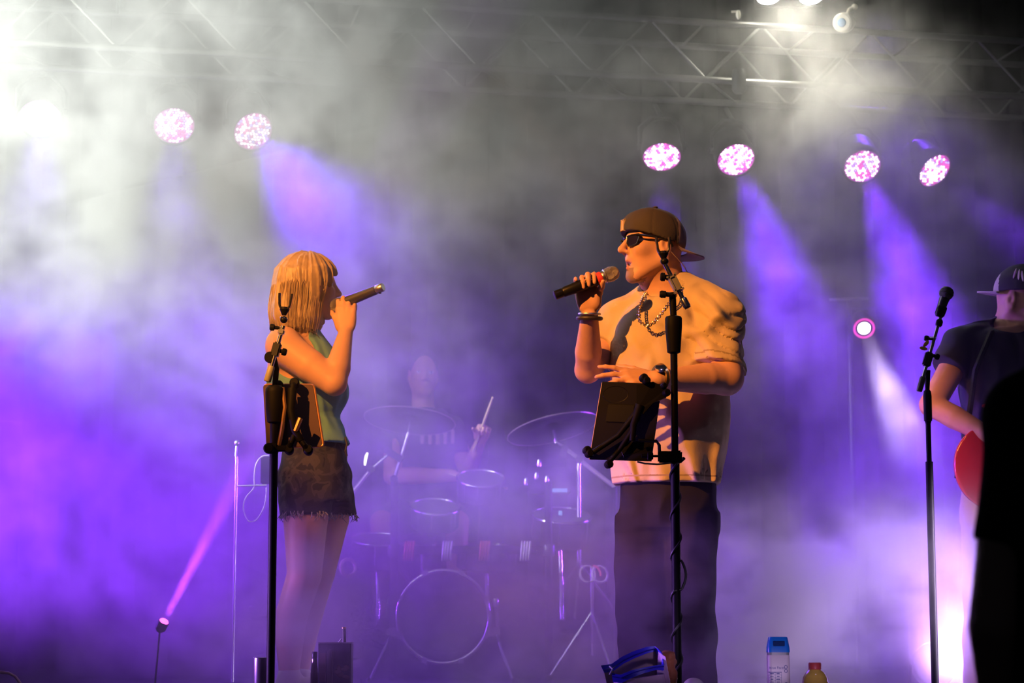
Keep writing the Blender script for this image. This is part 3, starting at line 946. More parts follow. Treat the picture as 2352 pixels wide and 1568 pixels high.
    ck.paint(lambda P, mm: np.where(((P - _n3(hc)) @ _n3(F_)) < -0.062, 1, 0).astype(np.uint8))
    cap_o = ck.mesh('cap', [CAPD, CAPL], root, 1)
    # brim: curved sheet sticking out at the back of the neck
    b = MB()
    rows, cols = 8, 18
    top, bot = [], []
    for i in range(rows + 1):
        t = i / rows
        rt, rb = [], []
        for j in range(cols + 1):
            a = (j / cols - 0.5) * math.radians(132)
            R0f, R0s = 0.121, 0.095
            rr = 1 + t * 0.60 * max(0.0, math.cos(a * 1.16)) ** 0.55
            f_ = -0.004 - R0f * math.cos(a) * rr
            s_ = R0s * math.sin(a) * (1 + 0.12 * t)
            u_ = 0.013 + 0.24 * f_ + 0.004 + 0.010 * t - 0.030 * (s_ / 0.095) ** 2 * (0.35 + 0.65 * t)
            rt.append(b.bm.verts.new(p(f_, s_, u_)))
            rb.append(b.bm.verts.new(p(f_, s_, u_ - 0.005)))
        top.append(rt); bot.append(rb)
    for i in range(rows):
        for j in range(cols):
            b.bm.faces.new((top[i][j], top[i][j + 1], top[i + 1][j + 1], top[i + 1][j]))
            b.bm.faces.new((bot[i][j], bot[i + 1][j], bot[i + 1][j + 1], bot[i][j + 1]))
    for j in range(cols):
        b.bm.faces.new((top[rows][j], top[rows][j + 1], bot[rows][j + 1], bot[rows][j]))
    b.build('brim', CAPL, cap_o)
    MB().ball(p(-0.004, 0, 0.142), (0.009, 0.009, 0.005)).build('top_button', CAPD, cap_o)
    MB().box(p(0.1185, 0, 0.062), (0.0025, 0.012, 0.020), (F_, Sd, U), 0.002).build('front_patch', mat('patch', (0.55, 0.42, 0.22), 0.8), cap_o)
    # ---- sunglasses
    LENS = mat('violet_lens', (0.012, 0.008, 0.03), 0.12, spec=0.35)
    FRAME = mat('black_frame', (0.012, 0.012, 0.014), 0.25)
    g = MB()
    def lens_pts(s):
        o = []
        for (x, z) in ((-0.024, 0.017), (0.0, 0.019), (0.026, 0.020), (0.028, 0.008), (0.022, -0.013), (0.006, -0.020), (-0.012, -0.018), (-0.022, -0.006)):
            sx = 0.036 + x
            o.append(p(0.108 - 0.20 * sx ** 2 / 0.036 - 0.06 * max(0, sx - 0.036), s * sx, 0.004 + z))
        return o
    for s in (-1, 1):
        g.tube(lens_pts(s), 0.0032, 8, closed=True)
        g.tube([p(0.094, s * 0.064, 0.020), p(0.075, s * 0.076, 0.019), p(0.02, s * 0.085, 0.016), p(-0.022, s * 0.086, 0.010), p(-0.038, s * 0.082, -0.010)], 0.0042, 8)
    g.tube([p(0.108, -0.013, 0.014), p(0.112, 0, 0.017), p(0.108, 0.013, 0.014)], 0.003, 8)
    sg = g.build('sunglasses', FRAME, root)
    for s in (-1, 1):
        MB().poly(lens_pts(s), tuple(F_ * -0.0015)).build('lens', LENS, sg)
    # ---- necklace: links of a curb chain
    n = MB()
    key = [M(1500, 664, 0.03), M(1484, 672, -0.03), M(1475, 690, -0.11), M(1467, 716, -0.165), M(1470, 738, -0.185), M(1484, 747, -0.195), M(1500, 742, -0.195), M(1518, 722, -0.185), M(1540, 692, -0.15), M(1566, 660, -0.085), M(1576, 640, -0.04)]
    pts = []
    for i in range(len(key) - 1):
        k0, k1, k2, k3 = key[max(0, i - 1)], key[i], key[i + 1], key[min(len(key) - 1, i + 2)]
        for j in range(20):
            t = j / 20
            pts.append(0.5 * ((2 * k1) + (k2 - k0) * t + (2 * k0 - 5 * k1 + 4 * k2 - k3) * t * t + (3 * k1 - k0 - 3 * k2 + k3) * t ** 3))
    acc, last = 0, pts[0]
    k = 0
    for i in range(1, len(pts)):
        acc += (pts[i] - pts[i - 1]).length
        if acc > 0.0068:
            acc = 0
            d = (pts[i] - last).normalized()
            sd = d.cross(V(0, -1, 0.2)).normalized()
            ax = (sd if k % 2 else d.cross(sd)).normalized()
            n.torus(pts[i], ax + d * 0.3, 0.0056, 0.0018, 8, 5)
            last = pts[i]; k += 1
    n.build('necklace', mat('chain_metal', (0.62, 0.50, 0.36), 0.25, 1.0), root)
    # ---- bracelets, watch, ring, in-ear cable
    wr = M(1354, 731, -0.20)
    ax = (M(1353, 690, -0.20) - M(1352, 770, -0.185)).normalized()
    MB().torus(wr, ax, 0.041, 0.0075, 28, 8).build('bracelet', mat('dark_leather', (0.03, 0.02, 0.018), 0.5), root)
    MB().torus(wr + ax * 0.016, ax, 0.037, 0.0040, 28, 8).build('bracelet', STEEL, root, label='thin metal bracelet')
    w2 = M(1516, 868, -0.332)
    ax2 = (M(1600, 872, -0.24) - w2).normalized()
    wt = MB().torus(w2, ax2, 0.043, 0.009, 28, 6).build('wristwatch', mat('watch_gold', (0.55, 0.42, 0.18), 0.25, 1.0), root, label='gold metal wristwatch')
    MB().lathe(w2 + V(0, -0.03, 0.028), V(0, -0.7, 0.7), [(0.019, 0), (0.019, 0.008), (0.016, 0.010)], 20).build('watch_case', CHROME, wt)
    c = MB()
    c.tube([p(-0.02, -0.085, -0.02), M(1562, 600, -0.06), M(1572, 612, -0.02), M(1578, 624, 0.02), M(1570, 640, 0.03), M(1572, 655, 0.06)], 0.0016, 6)
    c.build('in_ear_cable', mat('clear_cable', (0.65, 0.5, 0.35), 0.4), root)
    # ---- the microphone he holds
    mr = empty('microphone', mic_t, 'black handheld microphone with red band held by the man in the cap', 'microphone')
    L = (mic_h - mic_t).length
    MB().lathe(mic_t, mdir, [(0.012, 0), (0.0165, 0.002), (0.0165, 0.030), (0.0155, 0.032), (0.018, 0.036), (0.0205, 0.10), (0.0215, L - 0.040)], 24).build('handle', BLACKP, mr)
    MB().lathe(mic_t + mdir * (L - 0.040), mdir, [(0.0222, 0), (0.0235, 0.018), (0.0222, 0.020)], 24).build('red_band', mat('red_tape', (0.80, 0.07, 0.05), 0.5), mr)
    MB().lathe(mic_t + mdir * (L - 0.020), mdir, [(0.020, 0), (0.022, 0.004), (0.022, 0.010), (0.026, 0.014)], 24).build('collar', STEEL, mr)
    gr = mat('grille_steel', (0.42, 0.40, 0.38), 0.4, 1.0, bump=1.0, bscale=900)
    MB().lathe(mic_t + mdir * (L - 0.008), mdir, [(0.022, 0), (0.0262, 0.012), (0.0265, 0.022), (0.0275, 0.023), (0.0275, 0.028), (0.0262, 0.029), (0.0245, 0.040), (0.019, 0.049), (0.010, 0.054), (0.001, 0.055)], 28).build('grille', gr, mr)
    mk = MB()
    up = V(-mdir.z, 0, mdir.x).normalized()
    for i in range(7):
        mk.box(mic_t + mdir * (L - 0.088 + 0.0052 * i) + up * (0.0035 if i % 3 else 0.0015) + V(0, -0.0205, 0), (0.0017, 0.0007, 0.0028), (mdir, V(0, 1, 0), up))
    mk.build('printed_mark', mat('grey_print', (0.35, 0.35, 0.35), 0.5), mr)
    return root
make_man()
def strands(rows, n, r, seed, name, material, parent):
    """loose hair strands: rows(t, s) -> point; thin tapering tubes"""
    rg = random.Random(seed)
    b = MB()
    for i in range(n):
        pts = rows(rg)
        m = len(pts)
        b.tube(pts, [r * (1 - 0.75 * (k / (m - 1)) ** 2) for k in range(m)], 4, caps=False)
    return b.build(name, material, parent)

def make_woman():
    Y0 = 7.8
    def M(px, py, dy=0.0):
        return at(px, py, Y0 + dy)
    root = empty('person', (M(700, 1000).x, Y0, 0), 'woman with blonde bob in mint tank top and camouflage shorts singing', 'person')
    sk = Skin((M(592, 1000).x, Y0 - 0.30, 0.0), (M(850, 1000).x, Y0 + 0.30, M(700, 570).z), 0.0045)
    hc = M(713, 660, 0.02)
    fw = V(0.95, 0.28, 0.04)
    p, A = head(sk, hc, fw, V(0, 0, 1), 0.93, 0.95, 0.006, nose=0.6)
    sk.cap(p(-0.035, 0, -0.03), M(700, 775, 0.03), 0.050, 0.054, 0.03)
    def lv(rows, cy0=0.0, f=1.0):
        o = []
        for py, l, r, ry in rows:
            a, b = M(l, py), M(r, py)
            o.append((a.z, (a.x + b.x) / 2, Y0 + cy0, (b.x - a.x) / 2 * f, ry))
        return o
    sk.loft(lv(((752, 672, 722, .05), (772, 645, 735, .085), (800, 614, 752, .115), (850, 608, 772, .125), (890, 616, 782, .12), (950, 642, 770, .105), (1000, 650, 780, .11), (1080, 648, 790, .125), (1150, 652, 790, .12)), 0.04, 0.97), 0.03, p=2.2)
    # far arm hangs behind the body
    sk.chain([M(650, 800, 0.15), M(690, 900, 0.20), M(740, 960, 0.12)], [.045, .04, .032], 0.03)
    # near arm to the microphone
    sh, el, wr = M(660, 802, -0.10), M(768, 880, -0.16), M(794, 764, -0.085)
    sk.ell(M(652, 795, -0.08), (0.070, 0.065, 0.075), None, 0.04)
    sk.chain([sh, sh.lerp(el, 0.5), el], [.066, .060, .046], 0.035)
    sk.chain([el, el.lerp(wr, 0.3), wr], [.042, .047, .027], 0.03)
    hand(sk, M(796, 758, -0.085), V(-0.05, 0.10, 1), V(0.1, 1, 0.0), V(-1, 0, 0.1), [(24, 72, 45), (16, 74, 45), (14, 74, 45), (26, 70, 40)], 0.95, 5, (30, 45, 25))
    # legs
    sk.chain([M(700, 1110, 0.0), M(702, 1190, -0.02), M(699, 1320, -0.04), M(672, 1405, -0.01), M(665, 1470, 0.0), M(664, 1548, 0.0), M(664, 1580, 0.0)], [.095, .083, .064, .060, .052, .037, .036], 0.03)
    sk.chain([M(748, 1110, 0.10), M(757, 1190, 0.12), M(736, 1315, 0.12), M(712, 1400, 0.14), M(698, 1470, 0.15), M(688, 1548, 0.15), M(686, 1580, 0.15)], [.090, .074, .055, .053, .046, .034, .034], 0.03)
    sk.mesh('body', [SKIN_L, LIP, TEETH, DARKF], root, 2)
    # ---- tank top
    MINT = mat('mint_jersey', (0.16, 0.35, 0.36), 0.9, bump=0.2, bscale=380, var=0.05, spec=0.1)
    wrinkle(MINT, 9.0, 0.05, 0.8)
    tk = Skin((M(592, 1000).x, Y0 - 0.16, M(700, 1015).z), (M(815, 1000).x, Y0 + 0.26, M(700, 745).z), 0.005)
    tk.loft(lv(((750, 690, 728, .05), (775, 662, 748, .09), (800, 628, 766, .122), (850, 606, 786, .132), (885, 611, 800, .135), (912, 622, 800, .128), (935, 636, 786, .118), (960, 644, 778, .112), (985, 642, 790, .128), (1004, 638, 800, .138), (1016, 636, 802, .140)), 0.04), 0.0, p=2.2)
    # open back and armhole: cut well below the shoulder blade, strap runs over the front of the shoulder
    tk.ell(M(612, 790, -0.02), (0.165, 0.26, 0.120), (V(0.93, 0, 0.36), V(0, 1, 0), V(-0.36, 0, 0.93)), 0.006, None, 'sub')
    tk.ell(M(668, 800, -0.16), (0.115, 0.14, 0.125), None, 0.008, None, 'sub')
    def fold(P):
        w = vnoise(P * 7, 4)
        low = np.clip((M(700, 900).z - P[:, 2]) / 0.15, 0, 1)
        return 0.008 * low * np.sin(75 * (P[:, 2] - 0.35 * P[:, 0]) + 3.5 * w) * (0.5 + 0.5 * vnoise(P * 8, 6)) + 0.002 * vnoise(P * 20, 1)
    tk.displace(fold)
    tk.plane((0, 0, M(720, 1008).z), V(0.12, 0, -1))
    tk.mesh('tank_top', MINT, root, 1)
    # ---- shorts with a torn fringe
    CAMO = mat('camouflage_denim', (0.05, 0.055, 0.045), 0.9)
    nt = CAMO.node_tree
    tc = nt.nodes.new('ShaderNodeTexCoord')
    no = nt.nodes.new('ShaderNodeTexNoise'); no.inputs['Scale'].default_value = 16; no.inputs['Detail'].default_value = 2; no.inputs['Distortion'].default_value = 0.6
    cr = nt.nodes.new('ShaderNodeValToRGB'); cr.color_ramp.interpolation = 'CONSTANT'
    e = cr.color_ramp.elements
    e[0].position = 0; e[0].color = (0.014, 0.015, 0.014, 1)
    e[1].position = 0.46; e[1].color = (0.035, 0.035, 0.028, 1)
    x = e.new(0.56); x.color = (0.065, 0.060, 0.048, 1)
    x = e.new(0.66); x.color = (0.020, 0.022, 0.018, 1)
    nt.links.new(tc.outputs['Object'], no.inputs['Vector']); nt.links.new(no.outputs[0], cr.inputs[0])
    nt.links.new(cr.outputs[0], nt.nodes['Principled BSDF'].inputs['Base Color'])
    st = Skin((M(620, 1100).x, Y0 - 0.20, M(700, 1210).z), (M(830, 1100).x, Y0 + 0.30, M(700, 985).z), 0.0055)
    st.loft(lv(((992, 655, 784, .112), (1020, 649, 792, .124), (1040, 647, 796, .130), (1080, 644, 799, .137), (1130, 645, 800, .135), (1150, 648, 800, .12)), 0.04), 0.0, p=2.2)
    st.chain([M(700, 1095, 0.0), M(703, 1200, -0.02)], [.104, .093], 0.03)
    st.chain([M(748, 1095, 0.10), M(771, 1205, 0.12)], [.100, .082], 0.03)
    st.displace(lambda P: 0.006 * np.sin(60 * P[:, 2] + 25 * P[:, 0] + 3 * vnoise(P * 8, 2)) * vnoise(P * 6, 3) + 0.004 * vnoise(P * 15, 7))
    st.plane(M(730, 1183), V(0.06, 0, -1))
    sh_o = st.mesh('shorts', CAMO, root, 1)
    fr = MB()
    rg = random.Random(3)
    for (c, R, n) in ((M(703, 1183, -0.02), 0.094, 70), (M(769, 1186, 0.12), 0.083, 60)):
        for i in range(n):
            a = rg.uniform(0, 2 * math.pi)
            q = c + V(math.cos(a) * R, math.sin(a) * R, rg.uniform(0, 0.012))
            pts = [q, q + V(rg.uniform(-.006, .006) + 0.004 * math.cos(a), 0.004 * math.sin(a), -0.010), q + V(rg.uniform(-.014, .014), rg.uniform(-.008, .008), -rg.uniform(0.012, 0.03))]
            fr.tube(pts, [0.0022, 0.0018, 0.001], 4, caps=False)
    fo = fr.build('frayed_hem', mat('frayed_thread', (0.34, 0.32, 0.28), 0.9), sh_o)
    fo['kind'] = 'stuff'
    MB().tube([M(793, 1004, -0.02), M(797, 1020, -0.03), M(793, 1035, -0.03), M(797, 1046, -0.02)], 0.004, 6).build('belt_cord', mat('dark_cord', (0.04, 0.04, 0.04), 0.8), sh_o)
    # ---- shoes
    SN = mat('pale_sneaker', (0.62, 0.60, 0.58), 0.6)
    for px, dy in ((664, 0.0), (687, 0.15)):
        c = M(px, 1580, dy)
        s2 = Skin((c.x - 0.09, c.y - 0.08, 0), (c.x + 0.24, c.y + 0.10, 0.12), 0.006)
        s2.cap((c.x - 0.01, c.y, 0.045), (c.x + 0.15, c.y + 0.02, 0.034), 0.040, 0.034, 0.02)
        s2.cap((c.x, c.y, 0.05), (c.x, c.y, 0.085), 0.042, 0.043, 0.02)
        s2.plane((0, 0, 0.001), V(0, 0, -1))
        s2.mesh('shoe', SN, root, 1)
    # ---- hair
    HAIR = mat('blonde_hair', (0.46, 0.34, 0.21), 0.42, var=0.5, vscale=40, spec=0.5)
    hk = Skin((M(605, 700).x, Y0 - 0.16, M(700, 775).z), (M(790, 700).x, Y0 + 0.22, M(700, 570).z), 0.004)
    hk.ell(p(-0.016, 0, 0.036), (0.116, 0.098, 0.104), A, 0.0)
    hk.loft(lv(((625, 640, 755, .095), (660, 626, 750, .104), (700, 619, 745, .108), (730, 619, 743, .108), (750, 626, 738, .104), (762, 632, 728, .098)), 0.02), 0.03, p=2.1)
    # the face comes out of the front
    hk.ell(p(0.105, 0.02, -0.050), (0.075, 0.066, 0.100), A, 0.012, None, 'sub')
    F_, Sd, U = A
    def lock(P):
        q = P - _n3(hc)
        a = np.arctan2(q @ _n3(Sd), q @ _n3(F_))
        t = q[:, 2]
        w = vnoise(np.stack([a * 2.2, t * 9, a * 0], 1), 3)
        g = vnoise(np.stack([a * 9 + 1.2 * w, t * 3.5, a * 0 + 2], 1), 6)
        f = vnoise(np.stack([a * 26 + 2.0 * w, t * 5, a * 0 + 7], 1), 8)
        tip = np.clip((M(700, 735).z - P[:, 2]) / 0.05, 0, 1)
        return 0.0075 * g + 0.0035 * f + tip * 0.030 * np.abs(vnoise(np.stack([a * 14, t * 2, a * 0 + 4], 1), 9))
    hk.displace(lock, 0.03)
    ho = hk.mesh('hair', HAIR, root, 0)
    def st_rows(rg):
        a = rg.uniform(-math.pi, math.pi)
        s0 = 1.0 + rg.uniform(0.0, 0.05)
        pts = []
        R = rg.uniform(0.97, 1.05)
        end = rg.uniform(740, 775)
        for k in range(7):
            t = k / 6
            if t < 0.45:
                e = (0.75 - t / 0.45 * 0.95)
                pts.append(p(-0.016 + 0.116 * math.cos(a) * math.cos(e) * R, 0.098 * math.sin(a) * math.cos(e) * R, 0.036 + 0.104 * math.sin(e) * R))
            else:
                tt = (t - 0.45) / 0.55
                z0 = p(0, 0, 0.015).z
                z1 = M(700, end).z
                rx = 0.100 + 0.010 * math.sin(tt * 3)
                c = M(682, 700, 0.02)
                pts.append(V(c.x + (F_.x * math.cos(a) + Sd.x * math.sin(a)) * rx * R * (1.02 - 0.1 * tt) + 0.012 * (1 - tt), c.y + (F_.y * math.cos(a) + Sd.y * math.sin(a)) * 0.108 * R * (1 - 0.05 * tt), z0 + (z1 - z0) * tt))
        return pts
    def back_only(rg):
        while True:
            pts = st_rows(rg)
            d = (pts[3] - Vector(hc)).dot(F_)
            if d < 0.035:
                return pts
    so = strands(back_only, 420, 0.0011, 5, 'hair_strands', HAIR, ho)
    so['kind'] = 'stuff'
    # necklace
    n = MB()
    key = [M(716, 762, -0.03), M(726, 766, -0.035), M(738, 782, -0.03), M(750, 803, -0.02), M(758, 822, 0.0)]
    for i in range(4):
        for j in range(6):
            n.torus(key[i].lerp(key[i + 1], j / 6), (key[i + 1] - key[i]).cross(V(0, 1, 0.4 * (j % 2))), 0.0042, 0.0012, 8, 4)
    n.build('necklace', mat('silver_chain', (0.7, 0.68, 0.62), 0.25, 1.0), root)
    # ---- her microphone
    a, b = M(772, 702, -0.03), M(880, 659, -0.12)
    d = (b - a).normalized(); L = (b - a).length
    mr = empty('microphone', a, 'grey handheld microphone raised to the mouth of the blonde woman', 'microphone')
    MG = mat('grey_microphone', (0.10, 0.10, 0.105), 0.35, 0.6)
    MB().lathe(a + d * 0.03, d, [(0.022, 0), (0.0205, 0.03), (0.0175, L - 0.070), (0.0175, L - 0.062)], 24).build('handle', MG, mr)
    MB().lathe(a + d * (L - 0.032), d, [(0.0155, 0), (0.0168, 0.002), (0.0168, 0.030), (0.0145, 0.033)], 24).build('end_cap', STEEL, mr)
    MB().ball(a + d * (L - 0.014) + V(0, 0, -0.018), (0.006, 0.006, 0.003)).build('switch', BLACKP, mr)
    MB().lathe(a + d * 0.030, -d, [(0.022, 0), (0.0262, 0.012), (0.0265, 0.024), (0.0235, 0.040), (0.013, 0.050), (0.001, 0.052)], 24).build('grille', mat('grille_steel'), mr)
    return root
make_woman()
def make_guitarist():
    Y0 = 8.3
    def M(px, py, dy=0.0):
        return at(px, py, Y0 + dy)
    root = empty('person', (M(2320, 1000).x, Y0, 0), 'guitarist in navy t-shirt with red print and pale backward cap', 'person')
    sk = Skin((M(2090, 1000).x, Y0 - 0.42, 0.0), (M(2500, 1000).x, Y0 + 0.30, M(2300, 585).z), 0.006)
    hc = M(2349, 690, -0.02)
    p, A = head(sk, hc, V(0.76, -0.62, -0.14), V(0, 0, 1), 1.0, 1.0, 0.0)
    sk.cap(p(-0.035, 0, -0.03), M(2315, 760, 0.03), 0.058, 0.068, 0.04)
    def lv(rows, cy0=0.0, f=1.0):
        o = []
        for py, l, r, ry in rows:
            a, b = M(l, py), M(r, py)
            o.append((a.z, (a.x + b.x) / 2, Y0 + cy0, (b.x - a.x) / 2 * f, ry))
        return o
    sk.loft(lv(((755, 2265, 2375, .06), (790, 2220, 2420, .10), (860, 2215, 2430, .11), (1000, 2230, 2415, .12), (1130, 2225, 2420, .12))), 0.03)
    sh, el, wr = M(2212, 800, -0.02), M(2140, 930, -0.12), M(2292, 1012, -0.27)
    sk.cap(sh, el, 0.056, 0.048, 0.03)
    sk.chain([el, el.lerp(wr, 0.35), wr], [0.045, 0.046, 0.030], 0.03)
    f = (wr - el).normalized()
    hand(sk, wr, f, V(0, 1, -0.2), V(0.3, 0, 1), (25, 35, 25), 1.0, 4, (30, 30, 20))
    sh, el, wr = M(2425, 800, -0.02), M(2500, 930, -0.10), M(2480, 1010, -0.28)
    sk.cap(sh, el, 0.056, 0.048, 0.03)
    sk.chain([el, wr], [0.045, 0.032], 0.03)
    hand(sk, wr, V(-0.3, -0.6, 0.5), V(-0.4, 0, 0.9), V(-0.5, -0.6, -0.3), (40, 50, 40), 1.0, 4, (30, 30, 20))
    sk.chain([M(2280, 1120, 0.0), M(2270, 1330, -0.03), M(2262, 1585, 0.0)], [.09, .062, .045], 0.03)
    sk.chain([M(2370, 1120, 0.0), M(2385, 1330, -0.03), M(2395, 1585, 0.0)], [.09, .062, .045], 0.03)
    sk.mesh('body', [SKIN, LIP, TEETH, DARKF], root, 1)
    NAVY = mat('navy_cotton', (0.030, 0.030, 0.050), 0.85, bump=0.2, bscale=380, var=0.1)
    wrinkle(NAVY, 6.0, 0.10, 1.0)
    tk = Skin((M(2120, 1000).x, Y0 - 0.26, M(2300, 1120).z), (M(2500, 1000).x, Y0 + 0.26, M(2300, 725).z), 0.0065)
    tk.loft(lv(((742, 2280, 2362, .07), (765, 2240, 2402, .105), (800, 2207, 2432, .13), (900, 2205, 2440, .14), (1000, 2212, 2432, .145), (1110, 2210, 2435, .145))), 0.0, p=2.3)
    nb = M(2318, 752, 0.03)
    tk.cap(nb, M(2212, 790, -0.01), 0.058, 0.072, 0.04)
    tk.cap(nb, M(2425, 790, -0.01), 0.058, 0.072, 0.04)
    a, b = M(2206, 795, -0.02), M(2150, 905, -0.12)
    tk.cap(a, b, 0.074, 0.076, 0.03, clip=[(M(2176, 845, -0.07), (b - a) + V(-0.02, 0, 0))])
    a, b = M(2430, 795, -0.02), M(2490, 905, -0.1)
    tk.cap(a, b, 0.074, 0.076, 0.03, clip=[(M(2462, 850, -0.06), (b - a))])
    tk.ell(M(2322, 745, -0.05), (0.080, 0.085, 0.028), (V(1, 0, 0), V(0, 1, 0.3), V(0, -0.3, 1)), 0.008, None, 'sub')
    tk.displace(lambda P: 0.009 * np.sin(42 * (P[:, 2] + 0.7 * P[:, 0]) + 3.5 * vnoise(P * 6, 3)) * (0.4 + 0.6 * vnoise(P * 5, 2)) + 0.004 * vnoise(P * 14, 5))
    tk.mesh('t_shirt', NAVY, root, 1)
    RED = mat('red_print', (0.75, 0.03, 0.06), 0.7)
    rp = MB()
    for (x, y, w, h) in ((2264, 932, 9, 5), (2276, 925, 7, 6), (2288, 920, 6, 8), (2298, 930, 9, 6), (2282, 940, 12, 4), (2308, 938, 6, 7), (2270, 922, 5, 4)):
        rp.ball(M(x, y, -0.150), (w / 578.0, 0.006, h / 578.0), None, 10)
    rp.build('red_chest_print', RED, root)
    KH = mat('khaki_trousers', (0.30, 0.25, 0.20), 0.9, bump=0.2, bscale=300, var=0.1)
    tr = Skin((M(2190, 1300).x, Y0 - 0.22, 0.0), (M(2470, 1300).x, Y0 + 0.24, M(2300, 1080).z), 0.008)
    tr.loft(lv(((1095, 2216, 2430, .14), (1150, 2208, 2436, .145), (1200, 2206, 2436, .13))), 0.0)
    tr.chain([M(2268, 1180, 0), M(2264, 1370, -.02), M(2258, 1580, 0)], [.105, .088, .078], 0.03)
    tr.chain([M(2376, 1180, 0), M(2388, 1370, -.02), M(2398, 1580, 0)], [.105, .088, .078], 0.03)
    tr.displace(lambda P: 0.008 * np.sin(34 * P[:, 2] + 12 * P[:, 0] + 3 * vnoise(P * 6, 4)) * vnoise(P * 5, 9))
    tr.mesh('trousers', KH, root, 1)
    for px in (2258, 2398):
        c = M(px, 1580, -0.02)
        s2 = Skin((c.x - 0.1, c.y - 0.25, 0), (c.x + 0.14, c.y + 0.12, 0.13), 0.008)
        s2.cap((c.x, c.y + 0.05, 0.05), (c.x + 0.03, c.y - 0.14, 0.04), 0.045, 0.036, 0.02)
        s2.plane((0, 0, 0.001), V(0, 0, -1))
        s2.mesh('shoe', mat('dark_shoe', (0.03, 0.03, 0.03), 0.6), root, 1)
    # cap, brim to the back (picture left)
    PALE = mat('pale_cap_cloth', (0.52, 0.50, 0.40), 0.85, bump=0.2, bscale=400)
    DARKC = mat('black_cap_panel', (0.030, 0.030, 0.032), 0.85, bump=0.3, bscale=500)
    F_, Sd, U = A
    ck = Skin(tuple(Vector(hc) - V(0.24, 0.24, 0.12)), tuple(Vector(hc) + V(0.24, 0.24, 0.2)), 0.005)
    ck.ell(p(-0.004, 0, 0.036), (0.120, 0.097, 0.112), A, 0.0)
    ck.plane(p(-0.004, 0, 0.030), (-U + F_ * 0.10).normalized())
    ck.ell(p(-0.004, 0, 0.020), (0.111, 0.089, 0.100), A, 0.0, None, 'sub')
    ck.paint(lambda P, mm: np.where(((P - _n3(hc)) @ _n3(F_)) + 0.25 * ((P - _n3(hc)) @ _n3(U)) > -0.060, 1, 0).astype(np.uint8))
    cap_o = ck.mesh('cap', [PALE, DARKC], root, 1)
    b = MB()
    rows, cols = 6, 16
    grid = [[], []]
    for i in range(rows + 1):
        t = i / rows
        r0, r1 = [], []
        for j in range(cols + 1):
            a = (j / cols - 0.5) * math.radians(130)
            rr = 1 + t * 0.62 * max(0.0, math.cos(a * 1.16)) ** 0.5
            f_ = -0.004 - 0.120 * math.cos(a) * rr
            s_ = 0.097 * math.sin(a) * (1 + 0.1 * t)
            u_ = 0.034 + 0.10 * f_ + 0.012 * t - 0.016 * (s_ / 0.097) ** 2
            r0.append(b.bm.verts.new(p(f_, s_, u_)))
            r1.append(b.bm.verts.new(p(f_, s_, u_ - 0.005)))
        grid[0].append(r0); grid[1].append(r1)
    for i in range(rows):
        for j in range(cols):
            for g in grid:
                b.bm.faces.new((g[i][j], g[i][j + 1], g[i + 1][j + 1], g[i + 1][j]))
    for j in range(cols):
        b.bm.faces.new((grid[0][rows][j], grid[0][rows][j + 1], grid[1][rows][j + 1], grid[1][rows][j]))
    b.build('brim', PALE, cap_o)
    # emblem: three pale leaf shapes on the side panel
    em = MB()
    for k, (f_, u_) in enumerate(((0.000, 0.098), (0.018, 0.094), (0.034, 0.088))):
        em.ball(p(f_, 0.090, u_), (0.006, 0.004, 0.022), (F_, Sd, rot(U, Sd, -12 + 12 * k)), 8)
    em.build('emblem', mat('pale_thread', (0.55, 0.52, 0.35), 0.7), cap_o)
    # ---- electric guitar hanging at the hip
    c = M(2308, 1066, -0.24)
    g = empty('electric_guitar', c, 'red electric guitar hanging in front of the navy shirted guitarist', 'guitar')
    ax = V(0.96, -0.10, 0.27).normalized()
    up = V(-0.27, 0, 0.96)
    up = (up - ax * up.dot(ax)).normalized()
    out = ax.cross(up).normalized()
    if out.y > 0: out = -out
    gk = Skin(tuple(c - V(0.27, 0.1, 0.26)), tuple(c + V(0.34, 0.1, 0.28)), 0.006)
    gk.ell(c - ax * 0.05, (0.145, 0.165, 0.5), (ax, up, out), 0.0)
    gk.ell(c + ax * 0.13, (0.110, 0.125, 0.5), (ax, up, out), 0.05)
    gk.ell(c + ax * 0.24 + up * 0.115, (0.06, 0.035, 0.5), (ax, up, out), 0.04)
    gk.ell(c + ax * 0.26 - up * 0.10, (0.075, 0.060, 0.5), (ax, up, out), 0.02, None, 'sub')
    gk.plane(c + out * 0.022, out)
    gk.plane(c - out * 0.022, -out)
    gk.mesh('guitar_body', mat('red_lacquer', (0.55, 0.03, 0.03), 0.18, spec=0.7), g, 1)
    MB().box(c + ax * 0.46 + out * 0.012, (0.32, 0.024, 0.012), (ax, up, out), 0.004).build('neck', mat('maple', (0.45, 0.26, 0.11), 0.4), g)
    MB().box(c + ax * 0.84 + out * 0.005, (0.075, 0.036, 0.009), (ax, up, out), 0.004).build('headstock', mat('maple'), g)
    MB().box(c - ax * 0.04 + out * 0.027, (0.012, 0.045, 0.007), (ax, up, out), 0.003).build('bridge', CHROME, g)
    for o in (0.04, 0.11):
        MB().box(c + ax * o + out * 0.026, (0.017, 0.042, 0.006), (ax, up, out), 0.004).build('pickup', CHROME, g)
    for o in ((-0.10, -0.10), (-0.05, -0.12)):
        MB().lathe(c + ax * o[0] + up * o[1] + out * 0.022, out, [(0.012, 0), (0.012, 0.014), (0.009, 0.017)], 16).build('control_knob', CHROME, g)
    for k in range(6):
        MB().tube([c - ax * 0.04 + up * (k - 2.5) * 0.010 + out * 0.036, c + ax * 0.80 + up * (k - 2.5) * 0.007 + out * 0.028], 0.0007, 4).build('string', STEEL, g)
